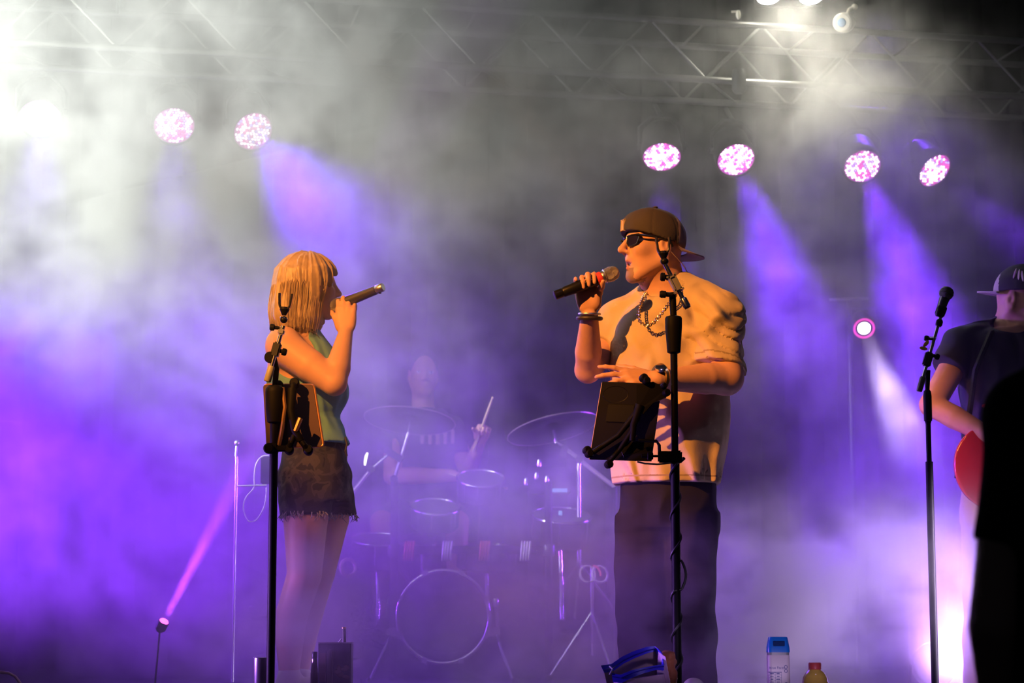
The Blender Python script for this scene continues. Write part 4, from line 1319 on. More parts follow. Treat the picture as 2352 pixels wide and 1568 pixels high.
    MB().tube([c - ax * 0.19, M(2225, 960, -0.16), M(2240, 850, -0.16), M(2275, 765, -0.10), M(2330, 752, 0.10), M(2400, 800, 0.14), M(2430, 950, 0.05), c + ax * 0.27 + up * 0.11], [0.012] * 8, 6).build('strap', mat('black_strap', (0.02, 0.02, 0.02), 0.8), g)
make_guitarist()

def make_crew():
    """dark figure standing in the pit, close to the lens"""
    Y0 = 3.4
    Z0 = -0.80
    def M(px, py, dy=0.0):
        return at(px, py, Y0 + dy)
    BLK = mat('black_tee', (0.0085, 0.0085, 0.009), 0.95, bump=0.15, bscale=300, spec=0.1)
    DSK = mat('shaded_skin', (0.30, 0.19, 0.14), 0.6)  # skin darkened in colour for the arm that lies in shadow
    root = empty('person', (M(2560, 1000).x, Y0, Z0), 'person in black t-shirt standing in the pit at the right edge, seen from behind', 'person')
    cx = M(2575, 1000).x
    sk = Skin((cx - 0.32, Y0 - 0.25, Z0), (cx + 0.32, Y0 + 0.30, Z0 + 1.80), 0.008)
    head(sk, (cx, Y0 + 0.02, Z0 + 1.66), V(0.25, 0.95, 0), V(0, 0, 1), 1.0, eyes=False)
    sk.cap((cx, Y0, Z0 + 1.62), (cx, Y0, Z0 + 1.44), 0.060, 0.07, 0.04)
    sk.loft([(Z0 + 1.46, cx, Y0, 0.10, 0.06), (Z0 + 1.40, cx, Y0, 0.16, 0.10), (Z0 + 1.2, cx, Y0, 0.16, 0.12), (Z0 + 0.98, cx, Y0, 0.15, 0.12), (Z0 + 0.85, cx, Y0, 0.16, 0.13)], 0.03)
    for s in (-1, 1):
        if s < 0:
            pts = [M(2352, 960), M(2312, 1230), M(2285, 1440, -0.02), M(2300, 1660, 0.04)]
        else:
            pts = [V(cx + 0.19, Y0, Z0 + 1.38), V(cx + 0.24, Y0, Z0 + 1.18), V(cx + 0.25, Y0 - 0.02, Z0 + 1.04), V(cx + 0.22, Y0 + 0.1, Z0 + 0.85)]
        sk.chain(pts, [.055, .046, .042, .030], 0.03)
        hand(sk, pts[-1], V(0, 0.2, -1), V(-s, 0, 0), V(0, 1, 0), (15, 25, 20), 1.0, 3, (25, 15, 10))
        sk.chain([V(cx + s * 0.09, Y0, Z0 + 0.86), V(cx + s * 0.10, Y0, Z0 + 0.48), V(cx + s * 0.11, Y0, Z0 + 0.06)], [.085, .06, .042], 0.03)
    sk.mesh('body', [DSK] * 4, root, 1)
    tk = Skin((cx - 0.32, Y0 - 0.22, Z0 + 0.72), (cx + 0.32, Y0 + 0.24, Z0 + 1.56), 0.008)
    tk.loft([(Z0 + 1.49, cx, Y0, 0.09, 0.07), (Z0 + 1.45, cx, Y0, 0.15, 0.11), (Z0 + 1.38, cx, Y0, 0.19, 0.13), (Z0 + 1.2, cx, Y0, 0.195, 0.145), (Z0 + 0.95, cx, Y0, 0.20, 0.15), (Z0 + 0.76, cx, Y0, 0.20, 0.15)], 0.0, p=2.3)
    a, b = M(2352, 945), M(2310, 1330)
    tk.cap(M(2420, 925), M(2352, 950), 0.075, 0.062, 0.03)
    tk.cap(a, b, 0.056, 0.062, 0.03, clip=[(M(2305, 1248), V(-0.12, 0, -1))])
    a, b = V(cx + 0.17, Y0, Z0 + 1.40), V(cx + 0.25, Y0, Z0 + 1.12)
    tk.cap(a, b, 0.066, 0.072, 0.03, clip=[(a.lerp(b, 0.75), b - a)])
    tk.displace(lambda P: 0.008 * np.sin(30 * (P[:, 2] + 0.5 * P[:, 0]) + 3 * vnoise(P * 5, 3)) * vnoise(P * 4, 2))
    tk.mesh('t_shirt', BLK, root, 1)
    tr = Skin((cx - 0.26, Y0 - 0.2, Z0), (cx + 0.26, Y0 + 0.2, Z0 + 0.9), 0.01)
    tr.loft([(Z0 + 0.88, cx, Y0, 0.18, 0.14), (Z0 + 0.75, cx, Y0, 0.19, 0.14)], 0.0)
    for s in (-1, 1):
        tr.chain([V(cx + s * 0.09, Y0, Z0 + 0.8), V(cx + s * 0.10, Y0, Z0 + 0.48), V(cx + s * 0.11, Y0, Z0 + 0.10)], [.10, .08, .07], 0.03)
    tr.mesh('trousers', mat('black_jeans', (0.012, 0.012, 0.014), 0.9), root, 1)
    for s in (-1, 1):
        x = cx + s * 0.11
        s2 = Skin((x - 0.08, Y0 - 0.12, Z0), (x + 0.08, Y0 + 0.24, Z0 + 0.13), 0.01)
        s2.cap((x, Y0 - 0.03, Z0 + 0.05), (x, Y0 + 0.15, Z0 + 0.04), 0.045, 0.036, 0.02)
        s2.plane((0, 0, Z0 + 0.001), V(0, 0, -1))
        s2.mesh('shoe', mat('dark_shoe'), root, 1)
    hk = Skin((cx - 0.14, Y0 - 0.14, Z0 + 1.56), (cx + 0.14, Y0 + 0.16, Z0 + 1.84), 0.007)
    hk.ell((cx, Y0 + 0.005, Z0 + 1.70), (0.086, 0.108, 0.102), None, 0.0)
    hk.ell((cx + 0.03, Y0 + 0.12, Z0 + 1.63), (0.08, 0.07, 0.09), None, 0.01, None, 'sub')
    hk.displace(lambda P: 0.005 * vnoise(P * _n3((60, 60, 25)), 3))
    hk.mesh('hair', mat('dark_hair', (0.02, 0.014, 0.01), 0.6), root, 0)
make_crew()

RISER = 0.30
def make_drummer():
    Y0 = 11.6
    def M(px, py, dy=0.0):
        return at(px, py, Y0 + dy)
    root = empty('person', (M(975, 1200).x, Y0, RISER), 'drummer in dark t-shirt seated behind the smoke shrouded drum kit', 'person')
    sk = Skin((M(860, 1000).x, Y0 - 0.62, RISER), (M(1150, 1000).x, Y0 + 0.28, M(975, 780).z), 0.008)
    hc = M(972, 858)
    p, A = head(sk, hc, V(0.15, -0.98, -0.10), V(0, 0, 1), 1.0)
    sk.cap(p(-0.03, 0, -0.03), M(972, 950, 0.02), 0.058, 0.066, 0.04)
    z1, z0 = M(972, 945).z, RISER + 0.52
    x = M(972, 1000).x
    sk.loft([(z1, x, Y0 + .02, .12, .07), (z1 - .06, x, Y0 + .02, .17, .10), (z1 - .25, x, Y0 + .02, .16, .12), (z0, x, Y0 + .03, .16, .13)], 0.03)
    sh, el, wr = M(905, 985, 0.0), M(902, 1092, -0.12), M(1040, 1092, -0.32)
    sk.cap(sh, el, 0.058, 0.052, 0.03)
    sk.chain([el, el.lerp(wr, 0.35), wr], [0.046, 0.048, 0.034], 0.03)
    hand(sk, wr, V(0.8, -0.5, -0.05), V(0, -0.2, -1), V(0.4, 0.9, 0), (55, 70, 40), 1.0, 3, (30, 40, 20))
    sh, el, wr = M(1040, 985, 0.0), M(1075, 1085, -0.05), M(1105, 1010, -0.30)
    sk.cap(sh, el, 0.056, 0.048, 0.03)
    sk.chain([el, wr], [0.046, 0.030], 0.03)
    hand(sk, wr, V(0.2, -0.6, 0.7), V(0, -0.8, -0.5), V(-1, 0, 0.2), (55, 75, 40), 1.0, 3, (30, 40, 20))
    for s in (-1, 1):
        sk.chain([V(x + s * 0.09, Y0, RISER + 0.56), V(x + s * 0.20, Y0 - 0.40, RISER + 0.52), V(x + s * 0.20, Y0 - 0.36, RISER + 0.08), V(x + s * 0.21, Y0 - 0.52, RISER + 0.045)], [.085, .065, .045, .035], 0.03)
    sk.mesh('body', [SKIN, LIP, TEETH, DARKF], root, 1)
    NAV = mat('dark_drummer_tee', (0.035, 0.032, 0.045), 0.85, var=0.1)
    tk = Skin((x - 0.30, Y0 - 0.2, RISER + 0.5), (x + 0.30, Y0 + 0.24, z1 + 0.06), 0.008)
    tk.loft([(z1 + 0.02, x, Y0 + .02, .10, .075), (z1 - .02, x, Y0 + .02, .16, .10), (z1 - .08, x, Y0 + .02, .195, .125), (z1 - .25, x, Y0 + .02, .19, .14), (z0, x, Y0 + .03, .19, .15)], 0.0, p=2.3)
    for s in (-1, 1):
        a = V(x + s * 0.165, Y0, z1 - 0.09); b = V(x + s * 0.20, Y0 - 0.08, z1 - 0.34)
        tk.cap(a, b, 0.068, 0.072, 0.03, clip=[(a.lerp(b, 0.62), b - a)])
    tk.displace(lambda P: 0.008 * np.sin(34 * (P[:, 2] + 0.6 * P[:, 0]) + 3 * vnoise(P * 6, 3)) * vnoise(P * 5, 2))
    tk.mesh('t_shirt', NAV, root, 1)
    pr = MB()
    for px, w in ((972, 9), (990, 8), (1007, 9), (1024, 8), (1041, 8)):
        q = M(px, 1006)
        pr.box(V(q.x, Y0 - 0.135 + abs(px - 985) * 0.0006, q.z), (w / 830.0, 0.010, 0.048 - abs(px - 1000) * 0.0002), None, 0.004)
    pr.build('chest_print', mat('pale_print', (0.55, 0.38, 0.33), 0.7), root)
    sh_ = Skin((x - 0.36, Y0 - 0.5, RISER + 0.1), (x + 0.36, Y0 + 0.24, RISER + 0.72), 0.01)
    sh_.ell((x, Y0 + 0.02, RISER + 0.56), (0.19, 0.17, 0.10), None, 0.0)
    for s in (-1, 1):
        sh_.cap((x + s * 0.09, Y0, RISER + 0.57), (x + s * 0.19, Y0 - 0.34, RISER + 0.53), 0.105, 0.09, 0.03)
    sh_.mesh('shorts', mat('green_shorts', (0.05, 0.10, 0.045), 0.9), root, 1)
    hk = Skin(tuple(Vector(hc) - V(0.14, 0.14, 0.1)), tuple(Vector(hc) + V(0.14, 0.16, 0.18)), 0.007)
    hk.ell(p(-0.02, 0, 0.045), (0.100, 0.084, 0.095), A, 0.0)
    hk.ell(p(0.10, 0, -0.01), (0.07, 0.07, 0.07), A, 0.01, None, 'sub')
    hk.mesh('hair', mat('dark_hair'), root, 0)
    for a, b in ((M(1062, 1096, -0.42), M(1150, 1118, -0.62)), (M(1100, 1000, -0.36), M(1126, 928, -0.52))):
        r = empty('drumstick', a, 'pale wooden drumstick in the seated drummer\'s ' + ('right hand' if b.z < a.z else 'raised left hand'), 'drumstick')
        d = (b - a).normalized()
        MB().tube([a - d * 0.12, a, b, b + d * 0.04], [0.0072, 0.0072, 0.0068, 0.0035], 8).build('shaft', mat('hickory', (0.62, 0.45, 0.28), 0.5), r)
        MB().ball(b + d * 0.045, (0.006, 0.006, 0.007)).build('tip', mat('hickory'), r)
    t = empty('drum_throne', (x, Y0 + 0.05, RISER), 'round black drum throne under the drummer', 'stool')
    MB().lathe((x, Y0 + 0.05, RISER + 0.40), V(0, 0, 1), [(0.14, 0), (0.17, 0.015), (0.17, 0.06), (0.15, 0.075)], 28).build('seat', BLACKP, t)
    MB().tube([(x, Y0 + 0.05, RISER + 0.12), (x, Y0 + 0.05, RISER + 0.41)], 0.016).build('post', CHROME, t)
    for k in range(3):
        a = k * 2.094 + 0.5
        MB().tube([(x, Y0 + 0.05, RISER + 0.26), (x + 0.24 * math.cos(a), Y0 + 0.05 + 0.24 * math.sin(a), RISER + 0.012)], 0.010).build('leg', CHROME, t)
make_drummer()
# ------------------------------------------------------------------ microphone stands
POWDER = mat('black_powder_coat', (0.006, 0.006, 0.007), 0.5, 0.0, bump=0.1, bscale=300, spec=0.12)
RUBBER = mat('black_rubber', (0.006, 0.006, 0.007), 0.6, spec=0.15)
NICKEL = mat('nickel_tube', (0.62, 0.62, 0.60), 0.22, 1.0)
OLIVE = mat('pale_end_sleeve', (0.36, 0.35, 0.26), 0.45)

def stand_base(root, x, y, r=0.13):
    MB().lathe((x, y, 0), V(0, 0, 1), [(r, 0), (r, 0.012), (r * 0.9, 0.020), (0.03, 0.032), (0.02, 0.05)], 36).build('base', POWDER, root)

def knob(root, c, ax, r=0.014, l=0.03, m=None):
    MB().lathe(c, ax, [(r * 0.5, -l * 0.6), (r * 0.6, -l * 0.05), (r, 0.0), (r * 1.05, l * 0.35), (r * 0.8, l * 0.5)], 14).build('knob', m or RUBBER, root)

def mic_clip(root, base, up, side, sc=1.0, m=None):
    """spring clip: cup with two curved jaws"""
    b = MB()
    b.lathe(base, up, [(0.007 * sc, -0.012 * sc), (0.013 * sc, 0.0), (0.017 * sc, 0.008 * sc), (0.014 * sc, 0.016 * sc)], 16)
    c = b.build('clip_cup', m or BLACKP, root)
    out = side.cross(up).normalized()
    for s in (-1, 1):
        pts = []
        for k in range(8):
            a = math.radians(-80 + 120 * k / 7)
            pts.append(base + up * (0.033 * sc + 0.026 * sc * math.sin(a) + 0.012 * sc * max(0, (k - 5) / 2)) + side * s * (0.003 + 0.016 * sc * math.cos(a) + 0.006 * sc * max(0, (k - 5) / 2)))
        j = MB()
        for o in (-0.009, -0.003, 0.003, 0.009):
            j.tube([q + out * o * sc for q in pts], 0.0042 * sc, 6)
        j.build('clip_jaw', mat('glossy_black', (0.22, 0.22, 0.23), 0.15, 0.9), c)
    return c

# ---- stand in front of the woman
def stand_a():
    Y = 7.0
    def P(px, py, dy=0.0): return at(px, py, Y + dy)
    x = P(624, 1500).x
    x = P(623.5, 1400).x
    root = empty('microphone_stand', (x, Y, 0), 'black microphone stand with empty clip and tablet in front of the blonde woman', 'microphone stand')
    z = lambda py: P(625, py).z
    stand_base(root, x, Y)
    MB().tube([(x, Y, 0.02), (x, Y, z(972))], 0.0142, 20).build('pole', POWDER, root)
    MB().lathe((x, Y, z(972)), V(0, 0, 1), [(0.016, 0), (0.024, 0.004), (0.030, 0.05), (0.032, 0.105), (0.031, 0.118), (0.022, 0.128)], 22).build('clutch_grip', RUBBER, root)
    MB().tube([(x, Y, z(885)), (x + 0.004, Y, z(845))], 0.010, 14).build('upper_tube', POWDER, root)
    a, b = P(616, 868, -0.03), P(651, 748, -0.03)
    d = (b - a).normalized()
    MB().tube([a, b], 0.0068, 14).build('boom_arm', NICKEL, root)
    MB().lathe(a, d, [(0.011, -0.012), (0.0125, -0.010), (0.0125, 0.035), (0.010, 0.042)], 18).build('end_sleeve', OLIVE, root)
    q = P(634, 803, -0.022)
    s = V(d.z, 0, -d.x)
    MB().box(q, (0.014, 0.016, 0.026), (s, V(0, 1, 0), d), 0.005).build('swivel_block', mat('dark_cast_metal', (0.06, 0.062, 0.06), 0.4, 0.5), root)
    knob(root, q + s * 0.022, s, 0.012, 0.03)
    MB().lathe(q - d * 0.030 - s * 0.012, V(0, -1, 0), [(0.018, -0.012), (0.020, 0), (0.018, 0.014)], 16).build('swivel_joint', RUBBER, root)
    MB().tube([q - d * 0.03, (x + 0.004, Y, z(850))], 0.011, 10).build('neck', POWDER, root)
    q = P(646, 762, -0.03)
    MB().box(q, (0.011, 0.011, 0.010), (s, V(0, 1, 0), d), 0.004).build('collar', STEEL, root)
    knob(root, P(630, 752, -0.03), V(-1, 0, 0.1), 0.011, 0.03)
    MB().tube([P(632, 752, -0.03), P(648, 752, -0.03)], 0.0042, 8).build('wing_screw', STEEL, root)
    MB().ball(P(652, 734, -0.03), (0.013, 0.013, 0.012)).build('pivot', BLACKP, root)
    MB().torus(P(652, 731, -0.03), d, 0.011, 0.003, 18, 6).build('pivot_ring', CHROME, root)
    mic_clip(root, P(653, 716, -0.03), V(0.08, 0, 1).normalized(), V(1, 0, -0.08).normalized(), 1.0)
    # clamp for the tablet
    MB().box(P(640, 1030, -0.005), (0.030, 0.013, 0.010), None, 0.004).build('clamp_arm', RUBBER, root)
    MB().lathe(P(618, 1030, -0.02), V(0, -1, 0), [(0.017, -0.02), (0.018, 0), (0.018, 0.016), (0.014, 0.020)], 18).build('clamp_knob', RUBBER, root)
    MB().box(P(626, 1030), (0.019, 0.019, 0.017), None, 0.005).build('pole_clamp', RUBBER, root)
    # tablet in its holder, a thing of its own
    t = empty('tablet', P(672, 955), 'tablet with copper edge seen from behind on the stand by the woman', 'tablet')
    cs = [P(604, 883, 0.03), P(718, 883, 0.05), P(740, 1024, 0.05), P(612, 1026, 0.03)]
    bdy = MB()
    th = V(0.008, 0.011, 0)
    ctr = sum(cs, V(0, 0, 0)) / 4
    pts = []
    for i in range(4):
        p0, p1, p2 = cs[i - 1], cs[i], cs[(i + 1) % 4]
        for k in range(5):
            u = k / 4
            aa = p1 + (p0 - p1).normalized() * 0.012
            bb = p1 + (p2 - p1).normalized() * 0.012
            pts.append(aa * (1 - u) ** 2 + p1 * 2 * u * (1 - u) + bb * u * u)
    bdy.poly(pts, th)
    bdy.build('case', mat('tablet_back', (0.16, 0.10, 0.10), 0.45, 0.3), t, smooth=False)
    MB().tube([q + th * 0.5 for q in pts], 0.0045, 8, closed=True).build('edge_bumper', mat('copper_rim', (0.62, 0.30, 0.14), 0.35, 0.6), t)
    # holder: spine with four bent fingers
    hd = empty('tablet_holder', P(676, 960), 'black clamp holder gripping the tablet in front of the woman', 'holder')
    sp = MB(); sp.tube([P(672, 892, 0.0), P(668, 940, -0.01), P(676, 985, -0.015), P(690, 1012, -0.01)], [0.016, 0.013, 0.013, 0.014], 12); sp.build('spine', RUBBER, hd)
    for (p0, p1) in ((P(672, 895, 0.0), P(677, 880, 0.02)), (P(652, 915, 0.0), P(640, 886, 0.02)), (P(690, 1010, -0.01), P(708, 1034, 0.0)), (P(676, 1000, -0.012), P(664, 1033, 0.0))):
        MB().tube([p0, p0.lerp(p1, 0.5) + V(0, -0.012, 0), p1], [0.010, 0.010, 0.012], 10).build('arm', RUBBER, hd)
        MB().lathe(p1, V(0, -1, 0.2), [(0.015, -0.014), (0.017, 0), (0.017, 0.012), (0.012, 0.018)], 16).build('grip_pad', RUBBER, hd)
    MB().tube([P(650, 890, -0.004), P(655, 935, -0.014), P(648, 985, -0.01), P(640, 1026, -0.005)], 0.0075, 8).build('strut', mat('dark_brass', (0.35, 0.20, 0.10), 0.4, 0.7), hd)
    MB().tube([P(690, 960, -0.02), P(678, 990, -0.022)], 0.009, 8).build('lever', mat('dark_brass'), hd)
    return root
stand_a()

# ---- stand in front of the man
def stand_b():
    Y = 6.9
    def P(px, py, dy=0.0): return at(px, py, Y + dy)
    x = P(1553, 1300).x
    root = empty('microphone_stand', (x, Y, 0), 'black microphone stand with coiled cable and empty clip in front of the man', 'microphone stand')
    z = lambda py: P(1553, py).z
    stand_base(root, x, Y, 0.10)
    MB().tube([(x, Y, 0.02), (x, Y, z(1040))], 0.0150, 20).build('lower_pole', POWDER, root)
    MB().tube([(x, Y, z(1042)), (x, Y, z(800))], 0.0118, 20).build('upper_pole', POWDER, root)
    MB().lathe((x, Y, z(812)), V(0, 0, 1), [(0.013, 0), (0.022, 0.004), (0.024, 0.03), (0.028, 0.085), (0.0285, 0.118), (0.026, 0.124), (0.014, 0.128)], 22).build('clutch_grip', RUBBER, root)
    MB().tube([(x, Y, z(726)), (x - 0.003, Y, z(672))], [0.011, 0.012], 14).build('neck', POWDER, root)
    a, b = P(1527, 606, -0.03), P(1575, 698, -0.03)
    d = (b - a).normalized()
    s = V(d.z, 0, -d.x)
    MB().tube([a, b], 0.0072, 14).build('boom_arm', NICKEL, root)
    MB().lathe(b, d, [(0.010, -0.022), (0.0125, -0.018), (0.0125, 0.010), (0.010, 0.013)], 18).build('end_sleeve', NICKEL, root)
    MB().lathe(b + d * 0.0125, d, [(0.0105, 0), (0.0105, 0.003)], 18).build('end_plug', RUBBER, root)
    q = P(1550, 651, -0.025)
    MB().box(q, (0.013, 0.015, 0.026), (s, V(0, 1, 0), d), 0.005).build('swivel_block', mat('pale_cast_metal', (0.45, 0.44, 0.36), 0.4, 0.5), root)
    knob(root, P(1527, 636, -0.03), V(-1, 0, 0.05), 0.014, 0.03)
    knob(root, P(1529, 676, -0.02), V(-1, 0, 0.05), 0.012, 0.04)
    MB().tube([P(1529, 676, -0.01), P(1550, 677, -0.005)], 0.008, 8).build('wing_screw', RUBBER, root)
    MB().ball(P(1526, 600, -0.03), (0.014, 0.014, 0.013)).build('pivot', BLACKP, root)
    mic_clip(root, P(1524, 588, -0.03), V(-0.03, 0, 1).normalized(), V(1, 0, 0.03).normalized(), 1.02)
    # tablet arm
    MB().box(P(1552, 1049), (0.020, 0.020, 0.020), None, 0.005).build('pole_clamp', RUBBER, root)
    MB().box(P(1532, 1049, -0.005), (0.030, 0.010, 0.019), None, 0.004).build('clamp_arm', RUBBER, root)
    MB().tube([P(1516, 1058, -0.01), P(1514, 1022, -0.01), P(1508, 1013, -0.01), P(1466, 1011, -0.01)], 0.0055, 8).build('bent_rod', RUBBER, root)
    knob(root, P(1488, 1047, -0.01), V(1, 0, 0), 0.013, 0.035)
    MB().tube([P(1488, 1047, -0.01), P(1512, 1047, -0.01)], 0.004, 8).build('screw', RUBBER, root)
    MB().tube([P(1562, 1060, -0.005), P(1571, 1052, -0.02)], 0.006, 8).build('clamp_lever', RUBBER, root)
    # cable wound round the pole with loops that stand off
    c = MB()
    pts = []
    for k in range(150):
        t = k / 149
        py = 1062 + t * 510
        ang = t * 2 * math.pi * 5.5 + 1.0
        r = 0.0165 + (0.016 * max(0, math.sin((py - 1285) / 70 * math.pi)) if 1285 < py < 1355 else 0)
        if 1285 < py < 1355:
            ang = 0.0 + 0.3
        q = P(1553, py)
        pts.append(V(x + math.cos(ang) * r, Y - math.sin(ang) * r, q.z))
    c.tube(pts, 0.0042, 6)
    cb = c.build('wound_cable', mat('black_cable', (0.015, 0.015, 0.016), 0.5))
    tag(cb, 'thin black cable wound down the pole of the man\'s microphone stand', 'cable')
    c = MB(); c.tube([P(1546, 1522, -0.03), P(1536, 1534, -0.05), P(1533, 1550, -0.06), P(1540, 1568, -0.06), P(1550, 1590, -0.05), V(x + 0.02, Y - 0.05, 0.006), V(x + 0.12, Y - 0.12, 0.006)], 0.0038, 6)
    tag(c.build('floor_cable', mat('black_cable')), 'thin dark cable looping at the foot of the man\'s stand', 'cable')
    c = MB(); c.tube([P(1464, 1060, -0.01), P(1480, 1064, -0.015), P(1510, 1066, -0.015), P(1548, 1062, -0.01)], 0.0032, 6)
    tag(c.build('tablet_cable', mat('black_cable')), 'short black cable sagging below the man\'s tablet case', 'cable')
    # tablet case
    t = empty('tablet_case', P(1435, 970, 0.03), 'dark tablet case with oval emblem mounted on the man\'s stand', 'tablet')
    cs = [P(1383, 878, 0.06), P(1519, 884, 0.02), P(1495, 1058, 0.02), P(1354, 1054, 0.06)]
    n = (cs[1] - cs[0]).cross(cs[3] - cs[0]).normalized()
    if n.y > 0: n = -n
    X = (cs[1] - cs[0]).normalized()
    Yv = (cs[0] - cs[3]).normalized()
    CASE = mat('dark_grey_case', (0.0085, 0.008, 0.0095), 0.75, bump=0.1, bscale=200, spec=0.1)
    MB().poly(cs, -n * 0.016).build('shell', CASE, t, smooth=False)
    MB().tube([cs[0] - n * 0.008, cs[3] - n * 0.008], 0.0035, 8).build('lit_edge', mat('lit_edge_tan', (0.40, 0.24, 0.13), 0.5), t)  # light caught on the side edge, painted in as tan
    MB().tube([cs[0] - n * 0.008, cs[1] - n * 0.008], 0.0045, 8).build('top_edge', CASE, t)
    ec = P(1414, 906, 0.052) + n * 0.001
    ov = [ec + X * 0.042 * math.cos(a * math.pi / 20) + Yv * 0.028 * math.sin(a * math.pi / 20) for a in range(40)]
    EMB = mat('emblem_black', (0.004, 0.004, 0.005), 0.35, spec=0.3)
    MB().tube(ov, 0.0018, 6, closed=True).build('emblem_ring', EMB, t)
    e = MB()
    for (dx, dy, r1, r2) in ((0, 0, .008, .016), (-.014, .004, .006, .012), (.015, -.003, .006, .013), (.004, .014, .012, .005), (-.006, -.014, .011, .005)):
        e.ball(ec + X * dx + Yv * dy, (r1, 0.0012, r2), (X, n, Yv), 12)
    e.build('emblem_figure', EMB, t)
    MB().box(P(1425, 950, 0.045) + n * 0.002, (0.045, 0.030, 0.003), (X, Yv, n), 0.002).build('dark_panel', EMB, t)
    # slanted sticker with worn letters
    sc = P(1461, 1030, 0.032) + n * 0.0008
    xr = rot(X, n, 28 if n.y < 0 else -28)
    if xr.z < 0: xr = rot(X, n, -28)
    yr = n.cross(xr)
    if yr.z < 0: yr = -yr
    st = MB()
    fr_ = [sc + xr * a + yr * b_ for a, b_ in ((-.048, -.011), (.048, -.011), (.048, .011), (-.048, .011))]
    for i in range(4): st.tube([fr_[i], fr_[(i + 1) % 4]], 0.0014, 5)
    for k in range(7):
        gx = -0.039 + k * 0.013
        st.box(sc + xr * gx, (0.0012, 0.0075, 0.0008), (xr, yr, n))
        if k % 2 == 0: st.box(sc + xr * (gx + 0.004) + yr * 0.006, (0.004, 0.0012, 0.0008), (xr, yr, n))
        if k % 3 != 1: st.box(sc + xr * (gx + 0.004) - yr * 0.006, (0.004, 0.0012, 0.0008), (xr, yr, n))
        if k % 3 == 1: st.box(sc + xr * (gx + 0.004), (0.0035, 0.0012, 0.0008), (xr, yr, n))
    st.build('worn_sticker', EMB, t)
    # holder claw
    hd = empty('tablet_holder', P(1478, 930, 0.0), 'black claw holder gripping the man\'s tablet case', 'holder')
    w = MB()
    w.poly([P(1462, 884, -0.005), P(1500, 876, -0.01), P(1532, 892, -0.01), P(1530, 912, -0.01), P(1500, 925, -0.008), P(1478, 950, -0.005), P(1462, 945, -0.004)], V(0.002, 0.018, 0))
    w.build('wing', RUBBER, hd, smooth=False)
    MB().tube([P(1470, 930, 0.0), P(1455, 975, 0.0), P(1452, 1012, 0.0)], [0.016, 0.012, 0.010], 10).build('spine', RUBBER, hd)
    MB().tube([P(1468, 940, 0.0), P(1420, 1000, 0.012), P(1360, 1040, 0.03)], [0.012, 0.009, 0.009], 10).build('arm', RUBBER, hd)
    MB().tube([P(1455, 985, 0.0), P(1425, 1030, 0.012), P(1398, 1062, 0.025)], [0.010, 0.008, 0.009], 10).build('arm', RUBBER, hd)
    for q, r in ((P(1478, 868, -0.01), 0.014), (P(1484, 874, -0.015), 0.013), (P(1524, 886, -0.012), 0.010), (P(1530, 902, -0.012), 0.013), (P(1348, 1034, 0.03), 0.014), (P(1353, 1042, 0.025), 0.014), (P(1398, 1066, 0.02), 0.014)):
        MB().lathe(q, V(0.3, -1, 0.1), [(r * 0.9, -0.012), (r, 0), (r, 0.010), (r * 0.7, 0.015)], 16).build('grip_pad', RUBBER, hd)
stand_b()

